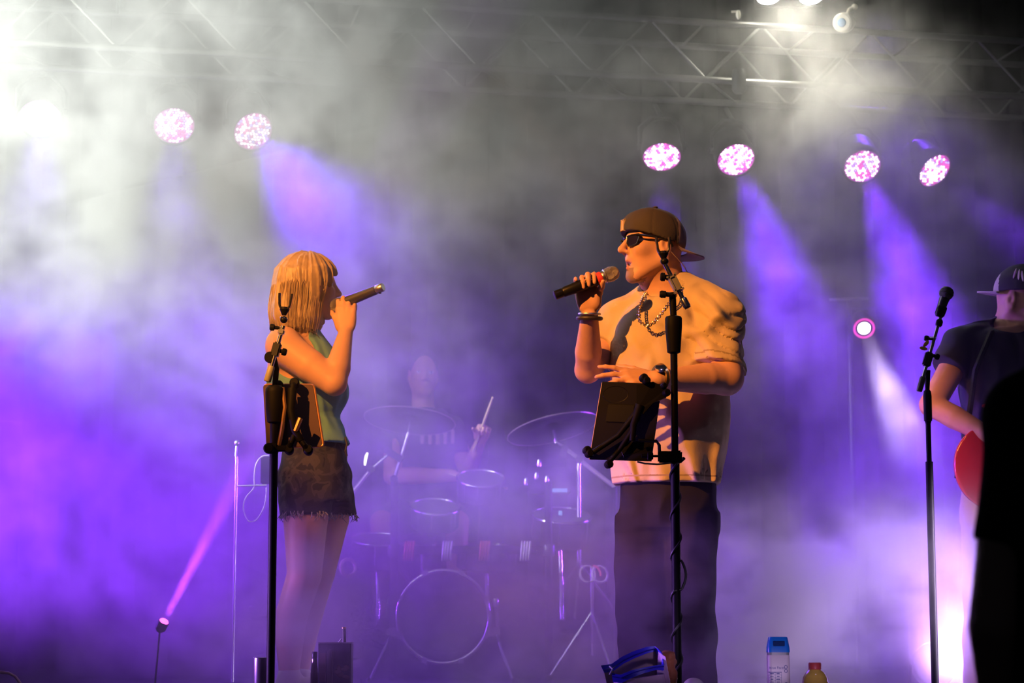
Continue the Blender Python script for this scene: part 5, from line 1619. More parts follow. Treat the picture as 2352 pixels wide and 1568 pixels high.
# ---- stand with a microphone at the right, in front of the guitarist
def stand_c():
    Y = 7.6
    def P(px, py, dy=0.0): return at(px, py, Y + dy)
    x = P(2138, 1200).x
    root = empty('microphone_stand', (x, Y, 0), 'boom microphone stand before the guitarist with yellow tags on its arm', 'microphone stand')
    z = lambda py: P(2137, py).z
    stand_base(root, x, Y)
    MB().tube([(x, Y, 0.02), (x, Y, z(1060))], 0.0135, 18).build('lower_pole', POWDER, root)
    MB().tube([(x, Y, z(1065)), (x, Y, z(960))], 0.0095, 18).build('upper_pole', POWDER, root)
    MB().lathe((x, Y, z(972)), V(0, 0, 1), [(0.010, 0), (0.012, 0.008), (0.015, 0.010), (0.0155, 0.10), (0.013, 0.118), (0.009, 0.122)], 20).build('clutch_grip', RUBBER, root)
    MB().tube([(x, Y, z(900)), (x + 0.003, Y, z(850))], [0.008, 0.011], 14).build('neck', POWDER, root)
    a, b = P(2112, 895, -0.02), P(2160, 728, -0.02)
    d = (b - a).normalized(); s = V(d.z, 0, -d.x)
    MB().tube([a, b], 0.0060, 14).build('boom_arm', NICKEL, root)
    MB().lathe(a, d, [(0.0095, -0.006), (0.011, -0.002), (0.011, 0.045), (0.009, 0.05)], 18).build('end_sleeve', mat('dark_olive_sleeve', (0.12, 0.12, 0.08), 0.45), root)
    MB().box(P(2131, 825, -0.018), (0.015, 0.014, 0.027), (s, V(0, 1, 0), d), 0.005).build('swivel_block', mat('dark_cast_metal'), root)
    knob(root, P(2149, 818, -0.02), s, 0.011, 0.028)
    knob(root, P(2132, 777, -0.02), V(-1, 0, 0.1), 0.010, 0.028)
    MB().tube([P(2132, 777, -0.02), P(2150, 775, -0.02)], 0.0055, 8).build('wing_screw', STEEL, root)
    MB().lathe(P(2157, 742, -0.02), d, [(0.010, -0.012), (0.0125, -0.006), (0.0125, 0.008), (0.009, 0.014)], 18).build('pivot', BLACKP, root)
    TAG = mat('yellow_tag', (0.80, 0.48, 0.06), 0.5)
    for px, py, an in ((2121, 800, 10), (2127, 789, -50)):
        c = P(px, py, -0.03)
        dx = rot(V(-1, 0, 0.05), V(0, 1, 0), an)
        MB().ball(c, (0.015, 0.0035, 0.007), (dx, V(0, 1, 0), dx.cross(V(0, 1, 0))), 14).build('tag', TAG, root)
    # microphone in the clip
    m0, m1 = P(2156, 722, -0.02), P(2173, 676, -0.03)
    md = (m1 - m0).normalized()
    MB().lathe(P(2158, 722, -0.02), md, [(0.012, -0.010), (0.0185, 0.0), (0.019, 0.03), (0.0175, 0.032)], 18).build('clip_cup', BLACKP, root)
    mr = empty('microphone', m0, 'dark microphone resting in the clip of the stand by the guitarist', 'microphone')
    MB().lathe(m0 + md * 0.018, md, [(0.014, -0.02), (0.0155, 0.0), (0.019, 0.045), (0.020, 0.050)], 20).build('handle', mat('grey_microphone'), mr)
    MB().lathe(m0 + md * 0.066, md, [(0.020, 0), (0.0245, 0.006), (0.0255, 0.016), (0.0245, 0.028), (0.017, 0.038), (0.001, 0.043)], 22).build('grille', mat('dark_grille', (0.10, 0.095, 0.085), 0.45, 0.7, bump=1.0, bscale=900), mr)
    MB().torus(m0 + md * 0.083, md, 0.0255, 0.0022, 22, 6).build('grille_ring', mat('dark_grille'), mr)
stand_c()
# ------------------------------------------------------------------ drum kit
HEADW = mat('mesh_head', (0.10, 0.10, 0.11), 0.6)
SHELL = mat('drum_shell_black', (0.018, 0.016, 0.02), 0.25, spec=0.6)
BRONZE = mat('cymbal_black', (0.05, 0.045, 0.05), 0.35, 0.5)
def D(px, py, y): return at(px, py, y)

# kick drum
KY = 10.45
kc = D(1018, 1416, KY)
kick = empty('kick_drum', (kc.x, KY, 0), 'kick drum with dark head, chrome hoop and maker\'s name', 'drum')
KR = 0.228
MB().lathe(kc + V(0, 0.40, 0), V(0, -1, 0), [(KR - 0.012, 0), (KR - 0.012, 0.36), (KR - 0.006, 0.37)], 56).build('shell', SHELL, kick)
MB().lathe(kc + V(0, 0.004, 0), V(0, -1, 0), [(KR - 0.010, 0), (KR - 0.010, 0.004)], 56).build('front_head', mat('black_head', (0.030, 0.028, 0.034), 0.45), kick)
MB().torus(kc, V(0, -1, 0), KR, 0.010, 64, 10).build('hoop', mat('hoop_chrome', (0.62, 0.58, 0.60), 0.28, 1.0), kick)
for k in range(8):
    a = math.pi / 8 + k * math.pi / 4
    q = kc + V(math.cos(a) * (KR + 0.006), 0.0, math.sin(a) * (KR + 0.006))
    MB().box(q + V(0, 0.01, 0), (0.012, 0.022, 0.014), (V(math.cos(a), 0, math.sin(a)), V(0, 1, 0), V(-math.sin(a), 0, math.cos(a))), 0.003).build('claw_hook', CHROME, kick)
text_mesh('Roland', 0.072, D(1022, 1357, KY) + V(0, -0.003, 0), (V(1, 0, 0), V(0, 0, 1), V(0, -1, 0)), mat('grey_lettering', (0.20, 0.19, 0.21), 0.4), 'lettering', kick)
sq = MB()
rg = random.Random(11)
for i in range(16):
    q = D(1015 + rg.uniform(-28, 28), 1490 + rg.uniform(-10, 10), KY) + V(0, -0.003, 0)
    sq.tube([q, q + V(rg.uniform(-.02, .02), 0, rg.uniform(-.015, .015)), q + V(rg.uniform(-.03, .03), 0, rg.uniform(-.02, .02))], 0.0015, 5)
sq.build('scribbled_badge', mat('grey_lettering'), kick)
for s in (-1, 1):
    q = kc + V(s * (KR + 0.035), 0.05, -0.075)
    MB().box(q - V(s * 0.015, 0, 0), (0.035, 0.025, 0.022), None, 0.006).build('leg_bracket', CHROME, kick)
    MB().tube([q, q + V(s * 0.028, -0.10, -0.09), V(q.x + s * 0.085, KY - 0.28, 0.006)], [0.010, 0.0095, 0.008], 10).build('spur', CHROME, kick)
    MB().ball(V(q.x + s * 0.085, KY - 0.28, 0.012), (0.013, 0.013, 0.012)).build('rubber_foot', BLACKP, kick)
MB().tube([kc + V(KR + 0.04, 0.05, -0.05), kc + V(KR + 0.03, 0.05, 0.08)], 0.009, 8).build('lug_rod', CHROME, kick)
MB().lathe(kc + V(KR + 0.03, 0.05, 0.08), V(0, 0, 1), [(0.014, -0.03), (0.016, 0), (0.012, 0.012)], 14).build('memory_clamp', CHROME, kick)

# rack with wrapped cables
RY = 10.75
rk = empty('drum_rack', (D(1075, 1262, RY).x, RY, 0), 'black drum rack of tubes above the kick drum', 'rack')
ra, rb = D(905, 1263, RY), D(1260, 1263, RY)
MB().tube([ra, rb], 0.022, 16).build('crossbar', POWDER, rk)
for q in (ra, rb):
    MB().tube([V(q.x, RY, 0), V(q.x, RY, q.z + 0.35)], 0.020, 14).build('upright', POWDER, rk)
    MB().lathe(V(q.x, RY, q.z - 0.03), V(0, 0, 1), [(0.03, 0), (0.034, 0.01), (0.034, 0.05), (0.03, 0.06)], 16).build('tee_clamp', mat('dark_cast_metal'), rk)
    MB().tube([V(q.x, RY - 0.22, 0.012), V(q.x, RY + 0.16, 0.012)], 0.014, 10).build('foot', POWDER, rk)
WRAP = {'red': mat('red_cable_wrap', (0.55, 0.07, 0.06), 0.6), 'white': mat('white_cable_wrap', (0.58, 0.54, 0.54), 0.6)}
for px, colr, lab in ((940, 'red', 'red cable loops hung leftmost over the drum rack crossbar'), (1027, 'white', 'white cable loops hung on the drum rack over the kick drum'), (1113, 'red', 'red cable loops hung between two white ones on the drum rack'), (1207, 'white', 'rightmost white cable loops on the drum rack')):
    c = D(px, 1263, RY)
    w = MB()
    for k in range(4):
        pts = []
        for j in range(24):
            a = 2 * math.pi * j / 24
            pts.append(c + V((k - 1.5) * 0.0135 + 0.004 * math.sin(a), 0.030 * math.cos(a), 0.046 * math.sin(a) - 0.004))
        w.tube(pts, 0.0066, 6, closed=True)
    tag(w.build('cable_bundle', WRAP[colr]), lab, 'cable')

def cymbal(name, px, py, y, rad, tilt, side, label, stand_px, boom_from, riser=RISER):
    c = D(px, py, y)
    ax = V(math.sin(math.radians(side)), -math.sin(math.radians(tilt)), 1).normalized()
    r = empty(name, c, label, 'cymbal')
    MB().lathe(c, ax, [(0.006, 0.020), (0.02, 0.020), (0.034, 0.012), (0.045, 0.004), (rad * 0.6, -0.006), (rad, -0.020), (rad, -0.023), (rad * 0.6, -0.010), (0.045, 0.0), (0.03, 0.008), (0.006, 0.014)], 64, caps=False).build('bow', BRONZE, r)
    MB().torus(c - ax * 0.0215, ax, rad, 0.0028, 72, 6).build('edge', mat('cymbal_edge', (0.55, 0.45, 0.42), 0.3, 0.8), r)
    MB().lathe(c + ax * 0.018, ax, [(0.012, 0), (0.014, 0.004), (0.006, 0.012), (0.006, 0.03)], 14).build('felt', BLACKP, r)
    for s in (-1, 1):
        MB().ball(c + ax * 0.045 + V(s * 0.013, 0, 0.003), (0.012, 0.005, 0.008)).build('wing_nut', CHROME, r)
    st = empty('cymbal_stand', (D(stand_px, 1300, y).x, y, riser), 'chrome boom stand carrying the ' + label, 'stand')
    x = D(stand_px, 1300, y).x
    j = boom_from
    MB().tube([c - ax * 0.03, c - ax * 0.10], 0.009, 10).build('tilter', CHROME, st)
    MB().tube([c - ax * 0.09, j], 0.0095, 12).build('boom', CHROME, st)
    MB().lathe(j, V(0, -1, 0), [(0.02, -0.02), (0.022, 0), (0.02, 0.02)], 16).build('boom_joint', mat('dark_cast_metal'), st)
    MB().tube([j, V(x, y, j.z - 0.05), V(x, y, riser + 0.25)], 0.0125, 12).build('tube', CHROME, st)
    for k in range(3):
        a = k * 2.094 + 0.4
        MB().tube([V(x, y, riser + 0.30), V(x + 0.24 * math.cos(a), y + 0.24 * math.sin(a), riser + 0.010)], 0.008, 8).build('leg', CHROME, st)
cymbal('crash_cymbal', 942, 957, 11.15, 0.245, -12, 5, 'left dark crash cymbal near the blonde woman', 905, D(905, 1100, 11.15))
cymbal('crash_cymbal', 1268, 976, 11.0, 0.245, -12, -13, 'right dark crash cymbal beside the man\'s tablet', 1330, D(1332, 1052, 11.0))

# boom arms with mics / clips on the left and right of the kit
def boom(name, pts, y, label, block):
    q = [D(a, b_, y) for a, b_ in pts]
    r = empty(name, q[0], label, 'stand')
    MB().tube(q[:2], 0.011, 12).build('arm', mat('satin_tube', (0.62, 0.52, 0.55), 0.35, 0.8), r)
    MB().tube([q[1], q[2]], 0.0075, 10).build('extension', CHROME, r)
    MB().lathe(q[1], V(0, -1, 0), [(0.018, -0.02), (0.021, 0), (0.018, 0.02)], 14).build('joint', mat('dark_cast_metal'), r)
    MB().tube([q[0], V(q[0].x, y, RISER * (1 if y > 10.95 else 0))], 0.012, 10).build('upright', POWDER, r)
    X = (q[2] - q[1]).normalized()
    MB().box(q[2] + V(0.01, -0.02, -0.02), (block, 0.012, 0.018), (rot(X, V(0, 1, 0), 75), V(0, 1, 0), rot(X, V(0, 1, 0), -15)), 0.004).build('trigger_box', mat('dark_box', (0.035, 0.033, 0.04), 0.5), r)
    return r
boom('boom_arm_stand', ((800, 1142), (852, 1078), (900, 1036)), 11.05, 'pale boom arm rising from the woman\'s hip towards the drummer', 0.055)
boom('boom_arm_stand', ((1412, 1118), (1330, 1055), (1290, 1028)), 10.9, 'pale boom arm behind the man\'s tablet case', 0.03)

# toms and pads
def pad(name, px, py, y, R, H, tilt, label, post=True):
    c = D(px, py, y)
    ax = V(0.05, -math.sin(math.radians(tilt)), math.cos(math.radians(tilt))).normalized()
    r = empty(name, c, label, 'drum')
    MB().lathe(c - ax * H, ax, [(R * 0.9, 0), (R * 0.97, 0.01), (R * 0.97, H - 0.02)], 40).build('shell', SHELL, r)
    MB().lathe(c - ax * 0.012, ax, [(R * 0.985, 0), (R * 0.985, 0.004)], 40).build('mesh_head', HEADW, r)
    MB().torus(c - ax * 0.008, ax, R, 0.0075, 44, 8).build('rim', CHROME, r)
    d_, u_, w_ = MB()._frame(ax)
    for k in range(6):
        a = k * math.pi / 3 + 0.3
        q = c + (u_ * math.cos(a) + w_ * math.sin(a)) * (R + 0.002)
        MB().tube([q, q - ax * (H * 0.75)], 0.005, 8).build('tension_rod', CHROME, r)
    MB().tube([c - ax * H, c - ax * H + V(0, 0.12, -0.05), V(c.x, RY, ra.z + 0.02)] if y > RY - 0.3 and post else [c - ax * H, V(c.x, y, RISER if y > 10.95 else 0)], 0.012, 10).build('mount', CHROME, r)
pad('tom_drum', 1105, 1095, 10.95, 0.125, 0.12, 25, 'small tom with chrome rim in the middle of the kit')
pad('tom_drum', 1000, 1160, 10.95, 0.13, 0.12, 22, 'small tom left of the middle, lost in smoke')
pad('snare_drum', 1120, 1252, 11.15, 0.165, 0.13, 8, 'snare drum with chrome rim behind the rack', False)
pad('floor_tom', 1290, 1180, 11.0, 0.16, 0.16, 18, 'wide tom at the right side of the kit', False)
pad('floor_tom', 870, 1235, 11.0, 0.15, 0.15, 15, 'wide tom at the left side of the kit by the woman\'s legs', False)

# drum module with small lit display
mo = D(1262, 1090, 10.95)
md = empty('drum_module', mo, 'drum sound module with a pale blue lit strip at right of the kit', 'electronics')
MB().box(mo + V(0, 0.03, -0.03), (0.11, 0.03, 0.07), None, 0.008).build('case', BLACKP, md)
MB().box(D(1282, 1126, 10.95) + V(0, -0.008, 0), (0.048, 0.003, 0.010), None, 0.002).build('display', emitter('display_glow', (0.28, 0.55, 1.0), 0.9), md)
MB().box(D(1287, 1178, 10.95) + V(0, -0.008, 0.0), (0.010, 0.003, 0.012), None, 0.002).build('button', emitter('display_glow'), md)
MB().tube([mo + V(0, 0.05, -0.09), V(mo.x, RY + 0.2, rb.z)], 0.012, 8).build('mount', POWDER, md)
for px, py in ((1232, 1092), (1256, 1100), (1208, 1105), (1238, 1062)):
    MB().lathe(D(px, py, 10.9), V(0, 0, 1), [(0.010, -0.02), (0.012, 0), (0.008, 0.016)], 12).build('jack_plug', CHROME, md)

# hi-hat / extra stand at the right with coiled loop
hx = D(1360, 1400, 10.7)
hs = empty('hihat_stand', (hx.x, 10.7, 0), 'hi-hat stand with cable rings right of the kick drum', 'stand')
MB().tube([V(hx.x, 10.7, 0.12), V(hx.x, 10.7, D(1360, 1300, 10.7).z)], 0.010, 10).build('tube', CHROME, hs)
for k in range(3):
    a = k * 2.094 + 1.0
    MB().tube([V(hx.x, 10.7, 0.34), V(hx.x + 0.22 * math.cos(a), 10.7 + 0.22 * math.sin(a), 0.010)], 0.008, 8).build('leg', CHROME, hs)
for px, m_, lab in ((1350, WRAP['white'], 'pale cable ring on the hi-hat stand, left of the two'), (1378, WRAP['white'], 'pale cable ring on the hi-hat stand, right of the two')):
    tag(MB().torus(D(px, 1318, 10.68), V(0.35, -0.9, 0.2), 0.042, 0.0055, 28, 8).build('cable_ring', m_), lab, 'cable')
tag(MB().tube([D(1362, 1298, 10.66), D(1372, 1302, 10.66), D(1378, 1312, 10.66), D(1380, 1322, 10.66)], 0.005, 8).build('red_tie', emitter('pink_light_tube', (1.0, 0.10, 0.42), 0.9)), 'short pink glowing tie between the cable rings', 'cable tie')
# glowing crescent lamp left of the drummer
tag(MB().tube([D(844, 1040, 11.3), D(841, 1048, 11.3), D(839, 1058, 11.3), D(838, 1068, 11.3)], [0.004, 0.006, 0.006, 0.003], 8).build('clip_lamp', emitter('warm_white_tube', (1.0, 0.93, 0.75), 9.0)), 'small curved glowing lamp left of the drummer', 'lamp')
# pale ring hanging near the woman's knee
tag(MB().torus(D(800, 1303, 10.6), V(0.5, -0.8, 0.1), 0.042, 0.010, 28, 8).build('tape_roll', mat('tan_tape', (0.45, 0.33, 0.20), 0.7)), 'tan roll of tape hanging beside the woman\'s knee', 'tape')
MBt = empty('tape_hanger', D(800, 1280, 10.62), 'thin black hook rod holding the tan tape roll', 'hook')
MB().tube([D(800, 1286, 10.62), D(812, 1262, 10.66), D(860, 1250, 10.75), ra], 0.005, 6).build('rod', POWDER, MBt)
# ------------------------------------------------------------------ things on the stage floor
# flip-top bottle with blue cap
def make_bottle():
    Y = 6.5
    a = at(1787, 1500, Y)
    r = empty('squeeze_bottle', (a.x, Y, 0), 'pale bottle with blue flip cap and nutrition label on stage edge', 'bottle')
    s = 4800 / Y / math.cos(PITCH)
    zt = at(1787, 1462, Y).z; zc = at(1787, 1496, Y).z
    PLA = mat('pale_bottle', (0.66, 0.60, 0.62), 0.35)
    def ring(z, hx, hy, b, n=8):
        out = []
        for qx, qy in ((1, 1), (-1, 1), (-1, -1), (1, -1)):
            for k in range(n):
                t = (k / (n - 1)) * math.pi / 2 + {(1, 1): 0, (-1, 1): math.pi / 2, (-1, -1): math.pi, (1, -1): 1.5 * math.pi}[(qx, qy)]
                out.append(V(a.x + qx * (hx - b) + b * math.cos(t), Y + qy * (hy - b) + b * math.sin(t), z))
        return out
    def stack(rows):
        b = MB()
        rr = [[b.bm.verts.new(p) for p in ring(*row)] for row in rows]
        for A_, B_ in zip(rr[:-1], rr[1:]):
            for k in range(len(A_)):
                b.bm.faces.new((A_[k], A_[(k + 1) % len(A_)], B_[(k + 1) % len(A_)], B_[k]))
        b.bm.faces.new(list(reversed(rr[0]))); b.bm.faces.new(rr[-1])
        return b
    stack([(0.0, 0.031, 0.024, 0.012), (0.004, 0.0335, 0.026, 0.012), (zc - 0.016, 0.0338, 0.026, 0.012), (zc - 0.010, 0.0325, 0.025, 0.012)]).build('body', PLA, r)
    stack([(zc - 0.010, 0.0325, 0.025, 0.012), (zc - 0.002, 0.0330, 0.0255, 0.012)]).build('neck_band', mat('grey_band', (0.22, 0.25, 0.24), 0.4), r)
    BL = mat('blue_cap', (0.01, 0.18, 0.62), 0.25)
    cp = stack([(zc - 0.002, 0.0345, 0.0265, 0.012), (zc + 0.012, 0.0340, 0.0262, 0.012), (zt - 0.003, 0.0285, 0.0225, 0.011), (zt, 0.0265, 0.021, 0.010)]).build('cap', BL, r)
    MB().box(V(a.x, Y - 0.0255, zc + 0.024), (0.018, 0.002, 0.008), (V(1, 0, 0), V(0, 1, 0.2).normalized(), V(0, -0.2, 1).normalized()), 0.001).build('thumb_notch', mat('dark_blue_cap', (0.004, 0.03, 0.12), 0.6, spec=0.1), cp)
    INK = mat('blue_ink', (0.05, 0.07, 0.28), 0.6)
    ax = (V(1, 0, 0), V(0, 0, 1), V(0, -1, 0))
    yf = Y - 0.0262
    text_mesh('ition Facts', 0.0115, (a.x - 0.0075, yf, at(1780, 1533, Y).z), ax, INK, 'lettering', r, 0.0003)
    ln = MB()
    z1 = at(1780, 1543, Y).z
    ln.box(V(a.x - 0.013, yf, z1), (0.019, 0.0003, 0.0011))
    for k in range(7):
        ln.box(V(a.x - 0.013, yf, z1 - 0.008 - k * 0.0085), (0.019, 0.0003, 0.0004))
    for dx in (-0.032, -0.013, 0.006):
        ln.box(V(a.x + dx, yf, z1 - 0.03), (0.0004, 0.0003, 0.032))
    for k in range(6):
        for j in range(2):
            ln.box(V(a.x - 0.023 + j * 0.019, yf, z1 - 0.004 - k * 0.0085), (0.006 - 0.001 * ((k + j) % 3), 0.0003, 0.0012))
    ln.build('printed_table', INK, r, smooth=False)
    mk = MB()
    for dz in (0.016, 0.004, -0.036):
        mk.torus(V(a.x + 0.020, yf, z1 + dz), V(0, 1, 0), 0.0045, 0.0009, 16, 5)
    mk.build('printed_marks', INK, r)
    # juice bottle
    b = at(1872, 1550, Y)
    j = empty('juice_bottle', (b.x, Y, 0), 'round juice bottle of yellow juice with red cap', 'bottle')
    zt = at(1869, 1521, Y).z; zb = at(1869, 1535, Y).z
    MB().lathe((b.x, Y, 0), V(0, 0, 1), [(0.030, 0), (0.037, 0.004), (0.0395, 0.02), (0.0395, zb - 0.042), (0.037, zb - 0.026), (0.029, zb - 0.012), (0.018, zb - 0.004), (0.0165, zb)], 36).build('body', mat('yellow_juice', (0.80, 0.55, 0.10), 0.12, spec=0.7, trans=0.25), j)
    MB().lathe((b.x, Y, zb), V(0, 0, 1), [(0.0195, 0), (0.0198, zt - zb - 0.004), (0.018, zt - zb)], 28).build('cap', mat('red_cap', (0.45, 0.06, 0.06), 0.4), j)
    MB().torus((b.x, Y, zb - 0.001), V(0, 0, 1), 0.0185, 0.0018, 28, 6).build('tamper_ring', mat('red_cap'), j)
make_bottle()

# zip bag with blue zipper, snacks inside
def make_bag():
    Y = 6.60
    def P(px, py, dy=0.0): return at(px, py, Y + dy)
    r = empty('zip_bag', (P(1460, 1560).x, Y, 0), 'clear zip bag with bright blue zipper flap standing open on the stage', 'bag')
    BLZ = mat('blue_zipper', (0.045, 0.035, 0.80), 0.35)
    PINK = mat('milky_plastic', (0.62, 0.40, 0.66), 0.25, spec=0.6)
    def ribbon(name, top, bot, thick, m, par):
        b = MB()
        T = [b.bm.verts.new(p) for p in top]; B = [b.bm.verts.new(p) for p in bot]
        T2 = [b.bm.verts.new(p + thick) for p in top]; B2 = [b.bm.verts.new(p + thick) for p in bot]
        for k in range(len(T) - 1):
            b.bm.faces.new((T[k], T[k + 1], B[k + 1], B[k])); b.bm.faces.new((T2[k], B2[k], B2[k + 1], T2[k + 1]))
            b.bm.faces.new((T[k], T2[k], T2[k + 1], T[k + 1])); b.bm.faces.new((B[k], B[k + 1], B2[k + 1], B2[k]))
        for k in (0, -1):
            b.bm.faces.new((T[k], B[k], B2[k], T2[k]))
        return b.build(name, m, par)
    th = V(0, 0.004, 0)
    # back zipper strip, high arc
    bt = [P(1380, 1528, .0), P(1405, 1524, .0), P(1428, 1508, .03), P(1455, 1495, .06), P(1485, 1485, .08), P(1503, 1483, .08), P(1512, 1490, .07)]
    bb = [P(1388, 1545, .0), P(1410, 1540, .0), P(1432, 1524, .03), P(1458, 1511, .06), P(1486, 1500, .08), P(1505, 1495, .08), P(1512, 1500, .07)]
    z1 = ribbon('zipper_strip', bt, bb, th, BLZ, r)
    MB().tube([a_.lerp(b_, 0.62) - V(0, 0.002, 0) for a_, b_ in zip(bt, bb)], 0.0022, 6).build('zipper_track', mat('deep_blue_track', (0.02, 0.015, 0.40), 0.3), z1)
    # front strip, sagging
    ft = [P(1405, 1545, -.03), P(1425, 1549, -.04), P(1450, 1539, -.05), P(1475, 1533, -.05), P(1505, 1528, -.04), P(1525, 1525, -.02)]
    fb = [P(1408, 1566, -.03), P(1428, 1568, -.04), P(1452, 1556, -.05), P(1478, 1546, -.05), P(1507, 1538, -.04), P(1525, 1539, -.02)]
    z2 = ribbon('zipper_strip', ft, fb, th, BLZ, r)
    MB().tube([a_.lerp(b_, 0.4) - V(0, 0.002, 0) for a_, b_ in zip(ft, fb)], 0.0018, 6).build('zipper_track', mat('deep_blue_track'), z2)
    # side gusset, blue
    ribbon('side_gusset', [P(1510, 1488, .07), P(1520, 1500, .03), P(1524, 1526, -.02)], [P(1507, 1498, .07), P(1518, 1520, .03), P(1520, 1540, -.02)], V(0.003, 0.002, 0), BLZ, r)
    MB().tube([P(1400, 1530, -.01), P(1407, 1536, -.03), P(1403, 1543, -.03), P(1400, 1549, -.03)], 0.0022, 6).build('slider', mat('clear_slider', (0.7, 0.7, 0.9), 0.1), r)
    # inside back panel
    ribbon('back_panel', bb, [P(1400, 1600, .0), P(1412, 1600, .0), P(1434, 1600, .03), P(1458, 1600, .05), P(1486, 1600, .06), P(1505, 1600, .06), P(1512, 1600, .05)], th, mat('inner_film', (0.30, 0.20, 0.24), 0.3), r)
    # pouch body
    n = 24
    b = MB()
    rows = []
    for (z, k) in ((0.0, 0.85), (0.02, 1.0), (0.07, 1.03), (P(1460, 1556).z, 0.96)):
        ring = []
        for i in range(n):
            a = 2 * math.pi * i / n
            c = P(1468, 1560, 0.0)
            ring.append(b.bm.verts.new(V(c.x + 0.083 * k * math.cos(a), Y + 0.05 * k * math.sin(a), z + (0.012 * math.cos(a) if z > 0.07 else 0))))
        rows.append(ring)
    for A_, B_ in zip(rows[:-1], rows[1:]):
        for i in range(n):
            b.bm.faces.new((A_[i], A_[(i + 1) % n], B_[(i + 1) % n], B_[i]))
    b.bm.faces.new(list(reversed(rows[0])))
    b.bm.faces.new(rows[-1])
    b.build('pouch', PINK, r)
    # upright flap of film at the right and a rust coloured loaf behind
    MB().poly([P(1512, 1496, .02), P(1528, 1508, .0), P(1545, 1600, -.02), P(1505, 1600, .02)], V(0.001, 0.003, 0)).build('film_flap', PINK, r)
    c = P(1533, 1545, 0.09)
    sk = Skin((c.x - 0.06, c.y - 0.06, 0.0), (c.x + 0.07, c.y + 0.06, 0.22), 0.005)
    sk.cap((c.x, c.y, 0.03), (c.x, c.y, P(1537, 1512, 0.1).z), 0.034, 0.028, 0.01)
    sk.displace(lambda Q: 0.006 * vnoise(Q * 60, 3))
    sk.plane((0, 0, 0.001), V(0, 0, -1))
    o = sk.mesh('snack_packet', mat('rust_crust', (0.34, 0.11, 0.05), 0.7, bump=0.6, bscale=120), None, 1)
    tag(o, 'rust brown crusty packet standing behind the blue zip bag', 'food')
make_bag()

# clutter by the woman's feet
def make_clutter():
    Y = 7.35
    def P(px, py, dy=0.0): return at(px, py, Y + dy)
    a, b = P(731, 1475), P(806, 1475)
    r = empty('amplifier_box', ((a.x + b.x) / 2, Y, 0), 'small dark blue box with a raised handle beside the woman\'s feet', 'box')
    NB = mat('dark_blue_panel', (0.03, 0.03, 0.065), 0.4, var=0.3, vscale=12)
    MB().box(((a.x + b.x) / 2, Y + 0.06, a.z / 2), ((b.x - a.x) / 2, 0.06, a.z / 2), None, 0.004).build('case', NB, r)
    MB().box(((a.x + b.x) / 2, Y + 0.06, a.z - 0.001), ((b.x - a.x) / 2 + 0.001, 0.061, 0.0022), None, 0.001).build('metal_lid', STEEL, r)
    MB().box(P(758, 1540, -0.008), (0.011, 0.008, 0.075), None, 0.006).build('handle', mat('grey_plastic', (0.12, 0.11, 0.13), 0.35), r)
    MB().box(P(741, 1532, -0.002), (0.012, 0.003, 0.050), None, 0.002).build('inset_panel', mat('brown_panel', (0.10, 0.06, 0.06), 0.5), r)
    rg = random.Random(4)
    q = MB()
    for k in range(9):
        c = P(786 + rg.uniform(-12, 12), 1545 + rg.uniform(-14, 14), -0.001)
        q.ball(c, (rg.uniform(.006, .014), 0.002, rg.uniform(.005, .012)), None, 8)
    q.build('worn_sticker', mat('sticker_brown', (0.13, 0.09, 0.10), 0.6), r)
    q = MB(); c = P(791, 1475, 0.03)
    q.tube([c, P(790, 1442, 0.03)], [0.0062, 0.0068], 12)
    an = q.build('antenna', mat('olive_stub', (0.10, 0.11, 0.09), 0.5), r)
    MB().lathe(P(790, 1441, 0.03), V(0, 0, 1), [(0.008, -0.003), (0.0085, 0), (0.007, 0.003)], 14).build('antenna_cap', GOLD, an)
    MB().tube([P(779, 1474, 0.02), P(784, 1466, 0.02)], 0.003, 6).build('latch', CHROME, r)
    # dark bottle
    c = P(722, 1540, -0.03)
    bt = empty('drink_bottle', (c.x, c.y, 0), 'dark slim glass bottle standing left of the small blue box', 'bottle')
    zt = P(722, 1496, -0.03).z
    MB().lathe((c.x, c.y, 0), V(0, 0, 1), [(0.010, 0), (0.0135, 0.003), (0.0135, zt - 0.075), (0.0125, zt - 0.070)], 20).build('label_body', mat('brown_glass', (0.035, 0.02, 0.025), 0.15), bt)
    MB().lathe((c.x, c.y, zt - 0.070), V(0, 0, 1), [(0.0125, 0), (0.0105, 0.03), (0.0090, 0.045), (0.0088, 0.048)], 20).build('neck', mat('brown_glass'), bt)
    MB().lathe((c.x, c.y, zt - 0.024), V(0, 0, 1), [(0.0095, 0), (0.0100, 0.004), (0.0100, 0.022), (0.0085, 0.024)], 20).build('cap', BLACKP, bt)
    # ribbed steel tumbler at the left of the pole
    c = at(600, 1550, 7.3)
    tm = empty('tumbler', (c.x, 7.3, 0), 'ribbed metal tumbler behind the pole of the woman\'s stand', 'cup')
    zt = at(600, 1510, 7.3).z
    b = MB()
    n = 48
    rings = []
    for z, k in ((0.0, 0.92), (0.004, 1.0), (zt - 0.004, 1.04), (zt, 1.03)):
        rings.append([b.bm.verts.new(V(c.x + 0.0265 * k * (1 + 0.03 * (i % 2)) * math.cos(2 * math.pi * i / n), 7.3 + 0.0265 * k * (1 + 0.03 * (i % 2)) * math.sin(2 * math.pi * i / n), z)) for i in range(n)])
    for A_, B_ in zip(rings[:-1], rings[1:]):
        for i in range(n): b.bm.faces.new((A_[i], A_[(i + 1) % n], B_[(i + 1) % n], B_[i]))
    b.bm.faces.new(list(reversed(rings[0]))); b.bm.faces.new(rings[-1])
    b.build('body', mat('dark_steel', (0.22, 0.20, 0.24), 0.3, 0.9), tm)
    MB().torus((c.x, 7.3, zt), V(0, 0, 1), 0.027, 0.0018, 36, 6).build('rim', STEEL, tm)
make_clutter()

